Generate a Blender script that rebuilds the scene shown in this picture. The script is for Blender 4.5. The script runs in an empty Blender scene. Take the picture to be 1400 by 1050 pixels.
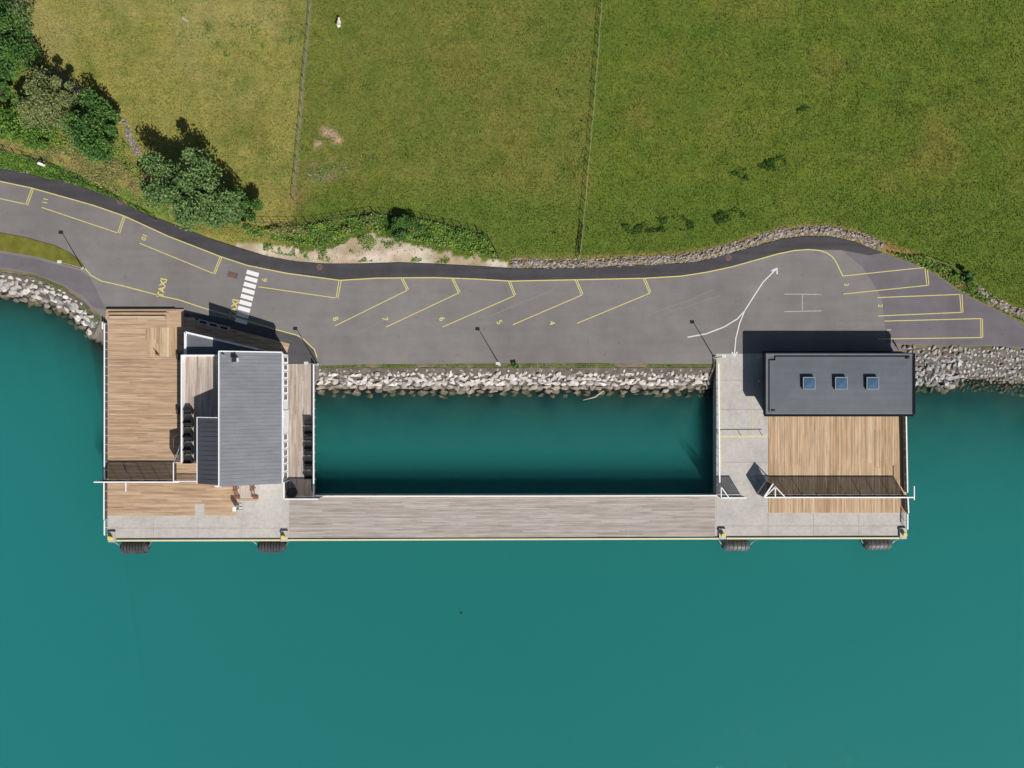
import bpy, bmesh, math, random
import numpy as np
from mathutils import Vector, Matrix, Euler
from mathutils.geometry import tessellate_polygon

random.seed(7); rng = np.random.default_rng(11)
scene = bpy.context.scene
col = scene.collection

# ------------------------------------------------------------------ camera, sky, sun, exposure
H = 121.0            # drone height above the road (metres)
F = 968.0            # focal length in photo pixels (1400 px wide photo)
cam_d = bpy.data.cameras.new('camera'); cam_d.sensor_width = 36; cam_d.lens = 36 * F / 1400
cam_d.clip_start = 1.0; cam_d.clip_end = 2000
cam = bpy.data.objects.new('camera', cam_d); col.objects.link(cam)
cam.location = (0, 0, H); cam.rotation_euler = (0, 0, 0)
scene.camera = cam

SUN = Vector((3.63, -6.13, 6.07)).normalized()       # direction towards the sun
elev = math.asin(SUN.z); azim = math.atan2(SUN.x, SUN.y)
world = bpy.data.worlds.new('World'); scene.world = world; world.use_nodes = True
wn = world.node_tree.nodes; wl = world.node_tree.links; wn.clear()
sky = wn.new('ShaderNodeTexSky'); sky.sky_type = 'NISHITA'; sky.sun_disc = False
sky.sun_elevation = elev; sky.sun_rotation = azim
bg = wn.new('ShaderNodeBackground'); bg.inputs[1].default_value = 0.05
wo = wn.new('ShaderNodeOutputWorld')
wl.new(sky.outputs[0], bg.inputs[0]); wl.new(bg.outputs[0], wo.inputs[0])
sl = bpy.data.lights.new('sun', 'SUN'); sl.energy = 4.6; sl.angle = math.radians(0.5); sl.color = (1.0, 0.965, 0.925)
so = bpy.data.objects.new('sun', sl); col.objects.link(so)
so.rotation_euler = SUN.to_track_quat('Z', 'Y').to_euler(); so.location = (60, -100, 100)
scene.view_settings.view_transform = 'Standard'; scene.view_settings.look = 'None'
scene.view_settings.exposure = 0.24; scene.view_settings.gamma = 1
scene.view_settings.use_curve_mapping = False
cy = scene.cycles
cy.use_denoising = True; cy.max_bounces = 6; cy.diffuse_bounces = 3; cy.glossy_bounces = 3
cy.transmission_bounces = 4; cy.transparent_max_bounces = 12; cy.volume_bounces = 1
cy.caustics_reflective = False; cy.caustics_refractive = False; cy.sample_clamp_indirect = 4

# ------------------------------------------------------------------ pixel -> place helpers
WZ = -2.2            # water level; the road is z = 0
def P(px, py, z=0.0):
    k = (H - z) / F
    return Vector(((px - 700) * k, (525 - py) * k, z))
def G(px, py):
    return ((px - 700) / 8.0, (525 - py) / 8.0)
def PL(pts, z=0.0):
    return [tuple(P(a, b, z))[:2] for a, b in pts]
def lin(c):
    return tuple((v / 255 / 12.92) if v / 255 <= 0.04045 else ((v / 255 + 0.055) / 1.055) ** 2.4 for v in c)
KL = 1.3             # how bright a white sunlit floor comes out
def A(r, g, b, k=KL):
    return tuple(min(v / k, 0.85) for v in lin((r, g, b)))

# ------------------------------------------------------------------ numpy noise and terrain
def make_noise(seed, n=256):
    t = np.random.default_rng(seed).random((n, n))
    def f(x, y):
        xi = np.floor(x).astype(int); yi = np.floor(y).astype(int)
        fx = x - xi; fy = y - yi
        fx = fx * fx * (3 - 2 * fx); fy = fy * fy * (3 - 2 * fy)
        a = t[xi % n, yi % n]; b = t[(xi + 1) % n, yi % n]; c = t[xi % n, (yi + 1) % n]; d = t[(xi + 1) % n, (yi + 1) % n]
        return (a * (1 - fx) + b * fx) * (1 - fy) + (c * (1 - fx) + d * fx) * fy
    return f
_n = [make_noise(s) for s in range(6)]
def fbm(x, y, s, seed=0):
    x = np.asarray(x, float) / s; y = np.asarray(y, float) / s
    return (_n[seed % 6](x, y) + 0.5 * _n[(seed + 1) % 6](x * 2.1 + 7, y * 2.1) + 0.25 * _n[(seed + 2) % 6](x * 4.3, y * 4.3 + 3)) / 1.75
def sm(t):
    t = np.clip(t, 0, 1); return t * t * (3 - 2 * t)

NORTH = [(-500, 170), (-200, 205), (-60, 224), (0, 231), (26, 235), (50, 241), (67, 246), (89, 246), (120, 258.6), (154, 270.6), (171, 279), (200, 293),
         (240, 308), (283, 325), (330, 340), (366, 351), (405, 358), (445, 361), (488, 361), (547, 359), (594, 361), (650, 364), (700, 367),
         (735, 367), (825, 365), (900, 362), (945, 359), (960, 357), (1000, 346.5), (1032, 337), (1068, 327), (1100, 323), (1140, 324), (1170, 331),
         (1207, 346), (1248, 360), (1280, 375), (1312, 398), (1339, 412), (1400, 443), (1460, 472), (1520, 490), (1900, 520)]
BANK = [(-600, 320), (-300, 340), (-60, 362), (0, 368), (46, 375), (86, 391), (110, 406), (122, 420), (142, 438), (160, 446), (436, 499),
        (975, 499), (1040, 480), (1232, 471.5), (1281, 473.5), (1362, 473.5), (1400, 477), (1520, 500), (1900, 540)]
YELLOW = [(-60, 236), (0, 248), (43, 257), (86, 269), (128.5, 281), (170, 295.4), (230, 323), (302, 351), (338.6, 363), (394, 374), (465, 383.3),
          (515, 380.3), (594, 379.5), (650, 381.5), (697, 384.3), (787, 382.5), (880, 380.5), (932, 377.5), (967, 372), (1000, 365), (1032, 356),
          (1064, 347), (1086, 342.6), (1105, 341.2), (1120, 342.3), (1130, 345.5), (1138, 351), (1144, 360), (1152, 377.4)]
NX = np.array([G(*p)[0] for p in NORTH]); NY = np.array([G(*p)[1] for p in NORTH])
BX = np.array([G(*p)[0] for p in BANK]); BY = np.array([G(*p)[1] for p in BANK])
def north_y(x): return np.interp(x, NX, NY)
def bank_y(x): return np.interp(x, BX, BY)
def terr(x, y):
    x = np.asarray(x, float); y = np.asarray(y, float)
    n = y - north_y(x)
    z = np.full(np.broadcast(x, y).shape, -0.12)
    up = 0.32 * sm(n / 2.5) + 0.012 * np.maximum(n - 1, 0) + 0.35 * (fbm(x, y, 14, 3) - 0.5) * sm(n / 8)
    z = np.where(n > 0, z + up, z)
    cs = 1 / np.sqrt(1 + ((bank_y(x + 0.5) - bank_y(x - 0.5))) ** 2)
    s = (bank_y(x) - y) * cs
    slope = np.where(x > 64, 0.36, 0.54)
    dn = -0.12 - slope * np.maximum(s - 0.3, 0) + np.where(s > 4, 0.7 * (fbm(x, y, 3.2, 1) - 0.5), 0)
    dn = np.where(dn < WZ - .5, WZ - .5 + (dn - WZ + .5) * .7, dn)
    z = np.where(s > 0.3, np.maximum(dn, -34), z)
    return z
def TP(px, py):
    z = 0.0
    for _ in range(4):
        p = P(px, py, z); z = float(terr(p.x, p.y))
    return P(px, py, z)
def inpoly(x, y, poly):
    x = np.asarray(x); y = np.asarray(y); r = np.zeros(x.shape, bool)
    for i in range(len(poly)):
        x0, y0 = poly[i]; x1, y1 = poly[i - 1]
        c = (y0 > y) != (y1 > y)
        r ^= c & (x < (x1 - x0) * (y - y0) / (y1 - y0 + 1e-12) + x0)
    return r
def blob(x, y, px, py, r):
    gx, gy = G(px, py); return np.exp(-((x - gx) ** 2 + (y - gy) ** 2) / (r / 8) ** 2)

GRAVEL = [G(*p) for p in [(322, 333), (345, 330), (372, 335), (395, 339), (430, 346), (455, 342), (468, 331), (505, 321), (535, 326), (560, 334), (600, 343), (640, 350), (690, 356), (700, 372), (560, 370), (420, 366), (322, 342)]]
def lerp(a, b, t):
    return a + (b - a) * np.asarray(t)[..., None]
def landcol(x, y):
    """base colour of the land (linear albedo) from where it is"""
    x = np.asarray(x, float); y = np.asarray(y, float)
    u = x * 8 + 700; v = 525 - y * 8
    f1 = 425 - (v - 10) * 0.083; f2 = 822 - v * 0.0845
    n1 = fbm(x, y, 9, 0); n2 = fbm(x, y, 3.0, 2); n3 = fbm(x, y, 24, 4)
    L = np.array(A(134, 132, 66)); M = np.array(A(104, 112, 47)); R = np.array(A(95, 110, 38))
    shp = x.shape + (3,)
    c = np.broadcast_to(M, shp).copy()
    c = lerp(c, L, sm((f1 - u) / 10 + 0.5)); c = lerp(c, R, sm((u - f2) / 14 + 0.5))
    c = lerp(c, np.array(A(118, 114, 52)), 0.6 * sm((n1 - 0.5) * 4) * (0.5 + 0.5 * n3))
    c = lerp(c, np.array(A(78, 104, 34)), 0.4 * sm((n2 - 0.45) * 3))
    c = lerp(c, np.array(A(82, 106, 36)), 0.6 * sm((v - 235) / 60) * sm((u - 380) / 60))
    c = lerp(c, np.array(A(150, 145, 88)), 0.55 * sm((f1 - u) / 60) * sm((n1 - 0.45) * 4) * sm((200 - v) / 150))
    c = lerp(c, np.array(A(150, 134, 82)), 0.75 * sm((v - 150) / 50) * sm((230 - u) / 40) * sm((n2 - 0.38) * 4))
    c = lerp(c, np.array(A(122, 120, 86)), 0.75 * sm(1.6 - np.abs(u - f1 + 1) / 2.4) * (v < 276))
    n = y - north_y(x)
    c = lerp(c, np.array(A(88, 122, 40)), 0.8 * sm((3.4 - n) / 1.5) * sm((260 - u) / 60) * (n > 0))
    c = lerp(c, np.array(A(140, 118, 72)), 0.8 * sm((2.6 - n) / 1.2) * sm((u - 680) / 30) * (n > 0) * (0.5 + n2))
    c = lerp(c, np.array(A(152, 122, 80)), 0.6 * blob(x, y, 405, 272, 14) * (0.4 + n2))
    for px, py, r in [(440, 178, 4), (449, 184, 6), (455, 186, 5), (463, 190, 6), (437, 200, 5)]:
        c = lerp(c, np.array(A(196, 165, 138)), np.clip(1.3 * blob(x, y, px, py, r), 0, 1) * sm((n2 - 0.2) * 4))
    c = lerp(c, np.array(A(150, 128, 92)), .5 * blob(x, y, 440, 236, 24) * sm((fbm(x, y, 1.2, 1) - .45) * 6))
    g = inpoly(x + (n2 - 0.5) * 1.2, y + (fbm(x, y, 1.6, 5) - 0.5) * 2.0, GRAVEL)
    c = np.where(g[..., None], lerp(np.broadcast_to(np.array(A(218, 204, 188)), shp), np.array(A(184, 164, 138)), sm(n2 * 1.8 - .4)), c)
    s = bank_y(x) - y
    soil = np.broadcast_to(np.array(A(134, 122, 98)), shp)
    c = np.where(((s > -0.9))[..., None], lerp(soil, np.array(A(104, 106, 60)), sm((n2 - 0.45) * 6)), c)
    c = np.where((s > 0.5)[..., None], lerp(np.broadcast_to(np.array(A(150, 142, 132)), shp), np.array(A(96, 90, 80)), sm(n2 * 1.3 - 0.2)), c)
    wet = terr(x, y) < WZ + 0.15
    c = np.where(wet[..., None], lerp(np.broadcast_to(np.array(A(36, 38, 30)), shp), np.array(A(10, 12, 10)), sm(n2 * 2 - .7)), c)
    c = np.where(((n > 0) & ~g)[..., None], c * np.array((1.40, 1.35, 1.55)), c)
    return np.clip(c, 0.004, 0.8)

# ------------------------------------------------------------------ materials
def nodes_of(name):
    m = bpy.data.materials.new(name); m.use_nodes = True
    nt = m.node_tree; nt.nodes.clear()
    out = nt.nodes.new('ShaderNodeOutputMaterial'); b = nt.nodes.new('ShaderNodeBsdfPrincipled')
    nt.links.new(b.outputs[0], out.inputs[0])
    return m, nt, b, out
def N(nt, t, **kw):
    n = nt.nodes.new(t)
    for k, v in kw.items(): setattr(n, k, v)
    return n
def pos(nt, scale=(1, 1, 1)):
    g = N(nt, 'ShaderNodeNewGeometry'); mp = N(nt, 'ShaderNodeMapping'); mp.inputs['Scale'].default_value = scale
    nt.links.new(g.outputs['Position'], mp.inputs['Vector']); return mp.outputs[0]
def noise(nt, vec, scale, detail=3, rough=0.55):
    n = N(nt, 'ShaderNodeTexNoise'); n.inputs['Scale'].default_value = scale; n.inputs['Detail'].default_value = detail
    n.inputs['Roughness'].default_value = rough
    nt.links.new(vec, n.inputs['Vector']); return n.outputs[0]
def ramp(nt, fac, stops):
    r = N(nt, 'ShaderNodeValToRGB'); e = r.color_ramp.elements
    while len(e) < len(stops): e.new(0.5)
    for q, (p, c) in zip(e, stops): q.position = p; q.color = (*c, 1)
    nt.links.new(fac, r.inputs[0]); return r.outputs[0]
def mixc(nt, fac, a, b, mode='MIX'):
    m = N(nt, 'ShaderNodeMix', data_type='RGBA', blend_type=mode)
    if isinstance(fac, (int, float)): m.inputs[0].default_value = fac
    else: nt.links.new(fac, m.inputs[0])
    for s, v in ((m.inputs[6], a), (m.inputs[7], b)):
        if isinstance(v, tuple): s.default_value = (*v, 1)
        else: nt.links.new(v, s)
    return m.outputs[2]
def bump(nt, b, h, strength=0.3, dist=0.02):
    bn = N(nt, 'ShaderNodeBump'); bn.inputs['Strength'].default_value = strength; bn.inputs['Distance'].default_value = dist
    nt.links.new(h, bn.inputs['Height']); nt.links.new(bn.outputs[0], b.inputs['Normal'])
def mul(c, f): return tuple(min(max(v * f, 0), 0.9) for v in c)

def plain(name, c, rough=0.6, var=0.18, scale=0.6, fine=6.0, metal=0.0, bmp=0.15, spec=0.4):
    """one paint or stone colour, uneven at two sizes"""
    m, nt, b, o = nodes_of(name); v = pos(nt)
    n1 = noise(nt, v, scale, 4); n2 = noise(nt, v, fine, 3)
    c1 = ramp(nt, n1, [(0.25, mul(c, 1 - var)), (0.75, mul(c, 1 + var))])
    c2 = ramp(nt, n2, [(0.3, (1 - var * .8,) * 3), (0.7, (1 + var * .4,) * 3)])
    nt.links.new(mixc(nt, 1.0, c1, c2, 'MULTIPLY'), b.inputs['Base Color'])
    b.inputs['Roughness'].default_value = rough; b.inputs['Metallic'].default_value = metal
    b.inputs['Specular IOR Level'].default_value = spec
    if bmp: bump(nt, b, n2, bmp)
    return m
def sheetmetal(name, c, rough=.5, var=.09):
    m, nt, b, o = nodes_of(name)
    n1 = noise(nt, pos(nt, (.06, 1.6, 1)), 1.0, 4, .6); n2 = noise(nt, pos(nt), .22, 4, .6); n3 = noise(nt, pos(nt), 5, 4, .7)
    x = ramp(nt, n1, [(.3, mul(c, 1 - var)), (.7, mul(c, 1 + var))])
    x = mixc(nt, 1.0, x, ramp(nt, n2, [(.3, (.9, .9, .91)), (.7, (1.08,) * 3)]), 'MULTIPLY')
    x = mixc(nt, 1.0, x, ramp(nt, n3, [(.28, (.86,) * 3), (.45, (1, 1, 1)), (.75, (1.06,) * 3)]), 'MULTIPLY')
    nt.links.new(x, b.inputs['Base Color']); b.inputs['Roughness'].default_value = rough; b.inputs['Specular IOR Level'].default_value = .35
    return m
def boards(name, cols, axis, wear=0.5):
    """timber: each board its own tone, grain and stains drawn out along the board"""
    m, nt, b, o = nodes_of(name)
    oi = N(nt, 'ShaderNodeObjectInfo')
    base = ramp(nt, oi.outputs['Random'], [(i / (len(cols) - 1), c) for i, c in enumerate(cols)])
    sc = (0.28, 8.0, 1) if axis == 'x' else (8.0, 0.28, 1)
    g = noise(nt, pos(nt, sc), 1.0, 4, 0.6)
    st = noise(nt, pos(nt, (0.16, 2.2, 1) if axis == 'x' else (2.2, 0.16, 1)), 1.0, 3)
    c = mixc(nt, 1.0, base, ramp(nt, g, [(0.3, (0.66,) * 3), (0.5, (0.98,) * 3), (0.72, (1.13,) * 3)]), 'MULTIPLY')
    c = mixc(nt, 1.0, c, ramp(nt, st, [(0.28, (1 - wear * .7,) * 3), (0.55, (1.03,) * 3)]), 'MULTIPLY')
    nt.links.new(c, b.inputs['Base Color']); b.inputs['Roughness'].default_value = 0.8
    b.inputs['Specular IOR Level'].default_value = 0.2
    bump(nt, b, g, 0.2, 0.01)
    return m
def leafy(name, cols, transl=0.25):
    m, nt, b, o = nodes_of(name)
    g = N(nt, 'ShaderNodeNewGeometry')
    c = ramp(nt, g.outputs['Random Per Island'], [(i / (len(cols) - 1), q) for i, q in enumerate(cols)])
    c = mixc(nt, 1.0, c, ramp(nt, noise(nt, pos(nt), .55, 3, .6), [(.32, (.66, .74, .7)), (.5, (1, 1, 1)), (.68, (1.3, 1.22, 1.0))]), 'MULTIPLY')
    nt.links.new(c, b.inputs['Base Color']); b.inputs['Roughness'].default_value = 0.6
    b.inputs['Specular IOR Level'].default_value = 0.25
    t = N(nt, 'ShaderNodeBsdfTranslucent'); nt.links.new(c, t.inputs[0])
    mx = N(nt, 'ShaderNodeMixShader'); mx.inputs[0].default_value = transl
    nt.links.new(b.outputs[0], mx.inputs[1]); nt.links.new(t.outputs[0], mx.inputs[2]); nt.links.new(mx.outputs[0], o.inputs[0])
    return m
def rocky(name, cols, dark):
    m, nt, b, o = nodes_of(name)
    oi = N(nt, 'ShaderNodeObjectInfo'); g = N(nt, 'ShaderNodeNewGeometry')
    ad = N(nt, 'ShaderNodeMath', operation='ADD'); fr = N(nt, 'ShaderNodeMath', operation='FRACT')
    nt.links.new(oi.outputs['Random'], ad.inputs[0]); nt.links.new(g.outputs['Random Per Island'], ad.inputs[1]); nt.links.new(ad.outputs[0], fr.inputs[0])
    base = ramp(nt, fr.outputs[0], [(i / (len(cols) - 1), q) for i, q in enumerate(cols)])
    n1 = noise(nt, pos(nt), 2.2, 5, 0.65)
    c = mixc(nt, ramp(nt, n1, [(0.35, (1, 1, 1)), (0.62, (0, 0, 0))]), base, dark)
    sep = N(nt, 'ShaderNodeSeparateXYZ'); nt.links.new(g.outputs['Position'], sep.inputs[0])
    mr = N(nt, 'ShaderNodeMapRange'); mr.inputs[1].default_value = WZ + 0.5; mr.inputs[2].default_value = WZ - 0.05
    nt.links.new(sep.outputs[2], mr.inputs[0])
    c = mixc(nt, mr.outputs[0], c, A(84, 80, 56))          # algae below the tide line
    nt.links.new(c, b.inputs['Base Color']); b.inputs['Roughness'].default_value = 0.85
    b.inputs['Specular IOR Level'].default_value = 0.2
    bump(nt, b, noise(nt, pos(nt), 7, 4), 0.4, 0.04)
    return m

def ground_mat():
    m, nt, b, o = nodes_of('grass ground')
    at = N(nt, 'ShaderNodeAttribute', attribute_name='Col')
    n1 = noise(nt, pos(nt), 1.0, 6, 0.72); n2 = noise(nt, pos(nt), 7.0, 4, 0.7); n3 = noise(nt, pos(nt, (.07, .9, 1)), 1.0, 3, .6); n4 = noise(nt, pos(nt), .4, 4, .6)
    at0 = mixc(nt, 1.0, at.outputs[0], ramp(nt, n3, [(.3, (.9, .91, .9)), (.7, (1.08, 1.06, 1.05))]), 'MULTIPLY')
    at0 = mixc(nt, 1.0, at0, ramp(nt, n4, [(.3, (.82, .88, .8)), (.5, (1, 1, 1)), (.7, (1.14, 1.08, 1.1))]), 'MULTIPLY')
    c = mixc(nt, 1.0, at0, ramp(nt, n1, [(0.3, (0.82, 0.84, 0.8)), (0.5, (1, 1, 1)), (0.72, (1.15, 1.11, 1.14))]), 'MULTIPLY')
    c = mixc(nt, 1.0, c, ramp(nt, n2, [(0.3, (0.78, 0.8, 0.76)), (0.55, (1.02, 1.02, 1.0)), (0.75, (1.2, 1.18, 1.2))]), 'MULTIPLY')
    nt.links.new(c, b.inputs['Base Color']); b.inputs['Roughness'].default_value = 0.95
    b.inputs['Specular IOR Level'].default_value = 0.1
    bump(nt, b, n2, 0.4, 0.08)
    return m
def blade_mat():
    m, nt, b, o = nodes_of('grass blades')
    at = N(nt, 'ShaderNodeAttribute', attribute_name='Col'); g = N(nt, 'ShaderNodeNewGeometry')
    c = mixc(nt, 1.0, at.outputs[0], ramp(nt, g.outputs['Random Per Island'], [(0, (0.9, 0.92, 0.85)), (0.6, (1.25, 1.25, 1.15)), (1, (1.5, 1.45, 1.4))]), 'MULTIPLY')
    nt.links.new(c, b.inputs['Base Color']); b.inputs['Roughness'].default_value = 0.7
    t = N(nt, 'ShaderNodeBsdfTranslucent'); nt.links.new(c, t.inputs[0])
    mx = N(nt, 'ShaderNodeMixShader'); mx.inputs[0].default_value = 0.4
    nt.links.new(b.outputs[0], mx.inputs[1]); nt.links.new(t.outputs[0], mx.inputs[2]); nt.links.new(mx.outputs[0], o.inputs[0])
    return m
def asphalt(name, c, streak=0.1, big=0.05):
    m, nt, b, o = nodes_of(name); v = pos(nt)
    n1 = noise(nt, v, big, 4, 0.6); n2 = noise(nt, v, 9, 4, 0.7); n3 = noise(nt, pos(nt, (0.05, 0.9, 1)), 1.0, 4, 0.6)
    n4 = noise(nt, v, 0.35, 5, 0.65)
    x = mixc(nt, 1.0, ramp(nt, n1, [(0.3, mul(c, 0.9)), (0.7, mul(c, 1.1))]), ramp(nt, n2, [(0.3, (0.86,) * 3), (0.7, (1.12,) * 3)]), 'MULTIPLY')
    x = mixc(nt, 1.0, x, ramp(nt, n3, [(0.3, (1 - streak,) * 3), (0.7, (1 + streak,) * 3)]), 'MULTIPLY')
    x = mixc(nt, 1.0, x, ramp(nt, n4, [(0.3, (0.9, 0.9, 0.91)), (0.62, (1.03,) * 3), (0.8, (1.12, 1.11, 1.1))]), 'MULTIPLY')
    n5 = noise(nt, v, 0.9, 3, 0.5); n6 = noise(nt, pos(nt, (1, .25, 1)), .12, 3, .5)
    x = mixc(nt, 1.0, x, ramp(nt, n5, [(0.66, (1, 1, 1)), (0.74, (0.8,) * 3)]), 'MULTIPLY')
    x = mixc(nt, 1.0, x, ramp(nt, n6, [(0.35, (.93, .92, .93)), (0.6, (1.04,) * 3)]), 'MULTIPLY')
    nt.links.new(x, b.inputs['Base Color']); b.inputs['Roughness'].default_value = 0.85
    b.inputs['Specular IOR Level'].default_value = 0.25
    bump(nt, b, n2, 0.25, 0.01)
    return m
def concrete_mat():
    c = A(202, 196, 188)
    m, nt, b, o = nodes_of('pier concrete'); v = pos(nt)
    n1 = noise(nt, v, 0.25, 5, 0.65); n2 = noise(nt, v, 1.6, 5, 0.7); n3 = noise(nt, v, 11, 3)
    x = ramp(nt, n1, [(0.25, mul(c, 0.8)), (0.5, c), (0.75, mul(c, 1.08))])
    x = mixc(nt, 1.0, x, ramp(nt, n2, [(0.25, (0.8, 0.8, 0.79)), (0.55, (1.02,) * 3), (0.8, (1.06,) * 3)]), 'MULTIPLY')
    x = mixc(nt, 1.0, x, ramp(nt, n3, [(0.3, (0.94,) * 3), (0.7, (1.04,) * 3)]), 'MULTIPLY')
    nt.links.new(x, b.inputs['Base Color']); b.inputs['Roughness'].default_value = 0.85; bump(nt, b, n3, 0.15, 0.01)
    return m
def worn_paint(name, c, wear=0.42):
    m, nt, b, o = nodes_of(name); v = pos(nt)
    n = noise(nt, v, 2.2, 5, 0.7)
    nt.links.new(mixc(nt, ramp(nt, n, [(wear - 0.07, (1, 1, 1)), (wear + 0.12, (0, 0, 0))]), c, mul(tuple(0.55 * p + 0.45 * q for p, q in zip(c, A(140, 134, 130))), 1.0)), b.inputs['Base Color'])
    b.inputs['Roughness'].default_value = 0.7
    return m
def water_mat():
    m = bpy.data.materials.new('fjord water'); m.use_nodes = True; nt = m.node_tree; nt.nodes.clear()
    out = N(nt, 'ShaderNodeOutputMaterial')
    tr = N(nt, 'ShaderNodeBsdfTransparent'); gl = N(nt, 'ShaderNodeBsdfGlossy'); gl.inputs['Roughness'].default_value = 0.05
    fr = N(nt, 'ShaderNodeFresnel'); fr.inputs[0].default_value = 1.33
    mx = N(nt, 'ShaderNodeMixShader')
    w = noise(nt, pos(nt), 1.3, 4, 0.6); bn = N(nt, 'ShaderNodeBump'); bn.inputs['Strength'].default_value = 0.55; bn.inputs['Distance'].default_value = 0.125
    nt.links.new(w, bn.inputs['Height']); nt.links.new(bn.outputs[0], gl.inputs['Normal']); nt.links.new(bn.outputs[0], fr.inputs['Normal'])
    ge = N(nt, 'ShaderNodeNewGeometry'); inv = N(nt, 'ShaderNodeMath', operation='SUBTRACT'); inv.inputs[0].default_value = 1.0; nt.links.new(ge.outputs['Backfacing'], inv.inputs[1])
    fm = N(nt, 'ShaderNodeMath', operation='MULTIPLY'); nt.links.new(fr.outputs[0], fm.inputs[0]); nt.links.new(inv.outputs[0], fm.inputs[1])
    nt.links.new(fm.outputs[0], mx.inputs[0]); nt.links.new(tr.outputs[0], mx.inputs[1]); nt.links.new(gl.outputs[0], mx.inputs[2])
    nt.links.new(mx.outputs[0], out.inputs['Surface'])
    sc = N(nt, 'ShaderNodeVolumeScatter'); sc.inputs['Color'].default_value = (0.085, 0.56, 0.495, 1); sc.inputs['Density'].default_value = 0.20
    ab = N(nt, 'ShaderNodeVolumeAbsorption'); ab.inputs['Color'].default_value = (0.12, 0.71, 0.70, 1); ab.inputs['Density'].default_value = 0.20
    ad = N(nt, 'ShaderNodeAddShader'); nt.links.new(sc.outputs[0], ad.inputs[0]); nt.links.new(ab.outputs[0], ad.inputs[1])
    nt.links.new(ad.outputs[0], out.inputs['Volume'])
    return m
def glass_mat(name, c, rough=0.05):
    m, nt, b, o = nodes_of(name); b.inputs['Base Color'].default_value = (*c, 1); b.inputs['Roughness'].default_value = rough
    b.inputs['Metallic'].default_value = 0.0; b.inputs['Specular IOR Level'].default_value = 1.0
    b.inputs['Coat Weight'].default_value = 1.0
    return m

M = {}
M['ground'] = ground_mat(); M['blade'] = blade_mat(); M['water'] = water_mat()
M['asphalt'] = asphalt('asphalt', A(138, 133, 129), 0.05)
M['asphalt_new'] = asphalt('sidewalk asphalt', A(80, 77, 80), 0.16, 0.5); M['asphalt_patch'] = asphalt('newer asphalt', A(122, 116, 119), 0.05, .1); M['scuff'] = worn_paint('scuffed asphalt', A(150, 145, 142), .5)
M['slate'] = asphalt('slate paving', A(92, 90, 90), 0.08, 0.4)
M['concrete'] = concrete_mat()
M['tan_x'] = boards('larch boards along x', [A(184, 152, 120), A(208, 176, 144), A(220, 191, 160), A(199, 166, 132), A(213, 181, 148)], 'x', .38)
M['tan_y'] = boards('larch boards along y', [A(188, 154, 116), A(215, 183, 147), A(232, 206, 172), A(200, 166, 128), A(222, 192, 156)], 'y', .38)
M['grey_x'] = boards('weathered boards along x', [A(176, 164, 154), A(192, 181, 171), A(203, 193, 184), A(184, 172, 161)], 'x', 0.22)
M['grey_y'] = boards('weathered boards along y', [A(176, 158, 142), A(196, 182, 168), A(208, 196, 184), A(188, 170, 152)], 'y', 0.4)
M['yellow'] = worn_paint('yellow road paint', A(230, 216, 132), 0.36); M['white_line'] = worn_paint('white road paint', A(235, 233, 230), 0.34)
M['faint_line'] = worn_paint('faded white road paint', A(196, 192, 188), .5); M['zebra'] = worn_paint('fresh white road paint', A(252, 250, 248), 0.24)
M['white'] = plain('white painted steel', (0.82, 0.81, 0.80), 0.4, 0.05, 0.5, 5)
M['white_wall'] = plain('white painted cladding', (0.8, 0.8, 0.79), 0.6, 0.05, 0.5, 5)
M['dark_steel'] = plain('dark steel', (0.03, 0.03, 0.033), 0.5, 0.3, 1, 8)
M['galv'] = plain('galvanised steel', (0.36, 0.40, 0.37), 0.45, 0.15, 1, 8, 0.3)
M['lamp'] = plain('lamp housing', (0.62, 0.64, 0.58), 0.4, 0.1)
M['roof'] = sheetmetal('light grey roofing', A(132, 134, 139))
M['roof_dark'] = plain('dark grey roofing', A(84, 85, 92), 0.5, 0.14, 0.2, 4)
M['roof_flat'] = sheetmetal('slate grey roof membrane', A(107, 110, 117), .6, .07)
M['roof_edge'] = plain('grey roof edge sheet', A(118, 123, 130), 0.5, 0.1)
M['black_trim'] = plain('black trim', (0.008, 0.009, 0.011), 0.7, 0.2, spec=.1)
M['black_wood'] = plain('black timber furniture', (0.02, 0.02, 0.021), 0.6, 0.35, 1, 8)
M['rubber'] = plain('worn black rubber', (0.045, 0.043, 0.046), 0.75, 0.5, 1.2, 7, 0, 0.5)
M['rubber_grey'] = plain('grey rubbed rubber', (0.09, 0.09, 0.095), 0.5, 0.4, 1.2, 7, 0, 0.4)
M['chain'] = plain('steel chain', (0.3, 0.3, 0.27), 0.5, 0.3, 2, 9, 0.4)
M['bollard'] = plain('yellow bollard paint', A(236, 222, 96), 0.45, 0.15)
M['kerb_yellow'] = worn_paint('yellow kerb paint', A(236, 230, 182), 0.3); M['faded_yellow'] = worn_paint('faded yellow paint', A(214, 206, 166), .4)
M['glass'] = glass_mat('window glass', (0.03, 0.04, 0.05)); M['skyglass'] = glass_mat('skylight glass', (0.06, 0.12, 0.2))  # skylight base is blue to paint in the reflected sky
M['wood_red'] = plain('red brown stained timber', A(142, 96, 74), 0.6, 0.25, 1.5, 8)
M['wood_pole'] = plain('grey fence post', A(128, 122, 104), 0.8, 0.25, 2, 9)
M['wire'] = plain('fence wire', A(150, 160, 120), 0.6, 0.1)
M['rust'] = plain('rusty cast iron', A(134, 98, 86), 0.8, 0.3, 3, 12)
M['rust_dark'] = plain('dark rusty grate', A(108, 92, 90), 0.8, 0.3, 3, 12)
M['rock'] = rocky('riprap stone', [A(238, 234, 229), A(206, 199, 193), A(250, 247, 243), A(218, 210, 201), A(190, 186, 183), A(234, 224, 214)], A(184, 174, 163))
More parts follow.
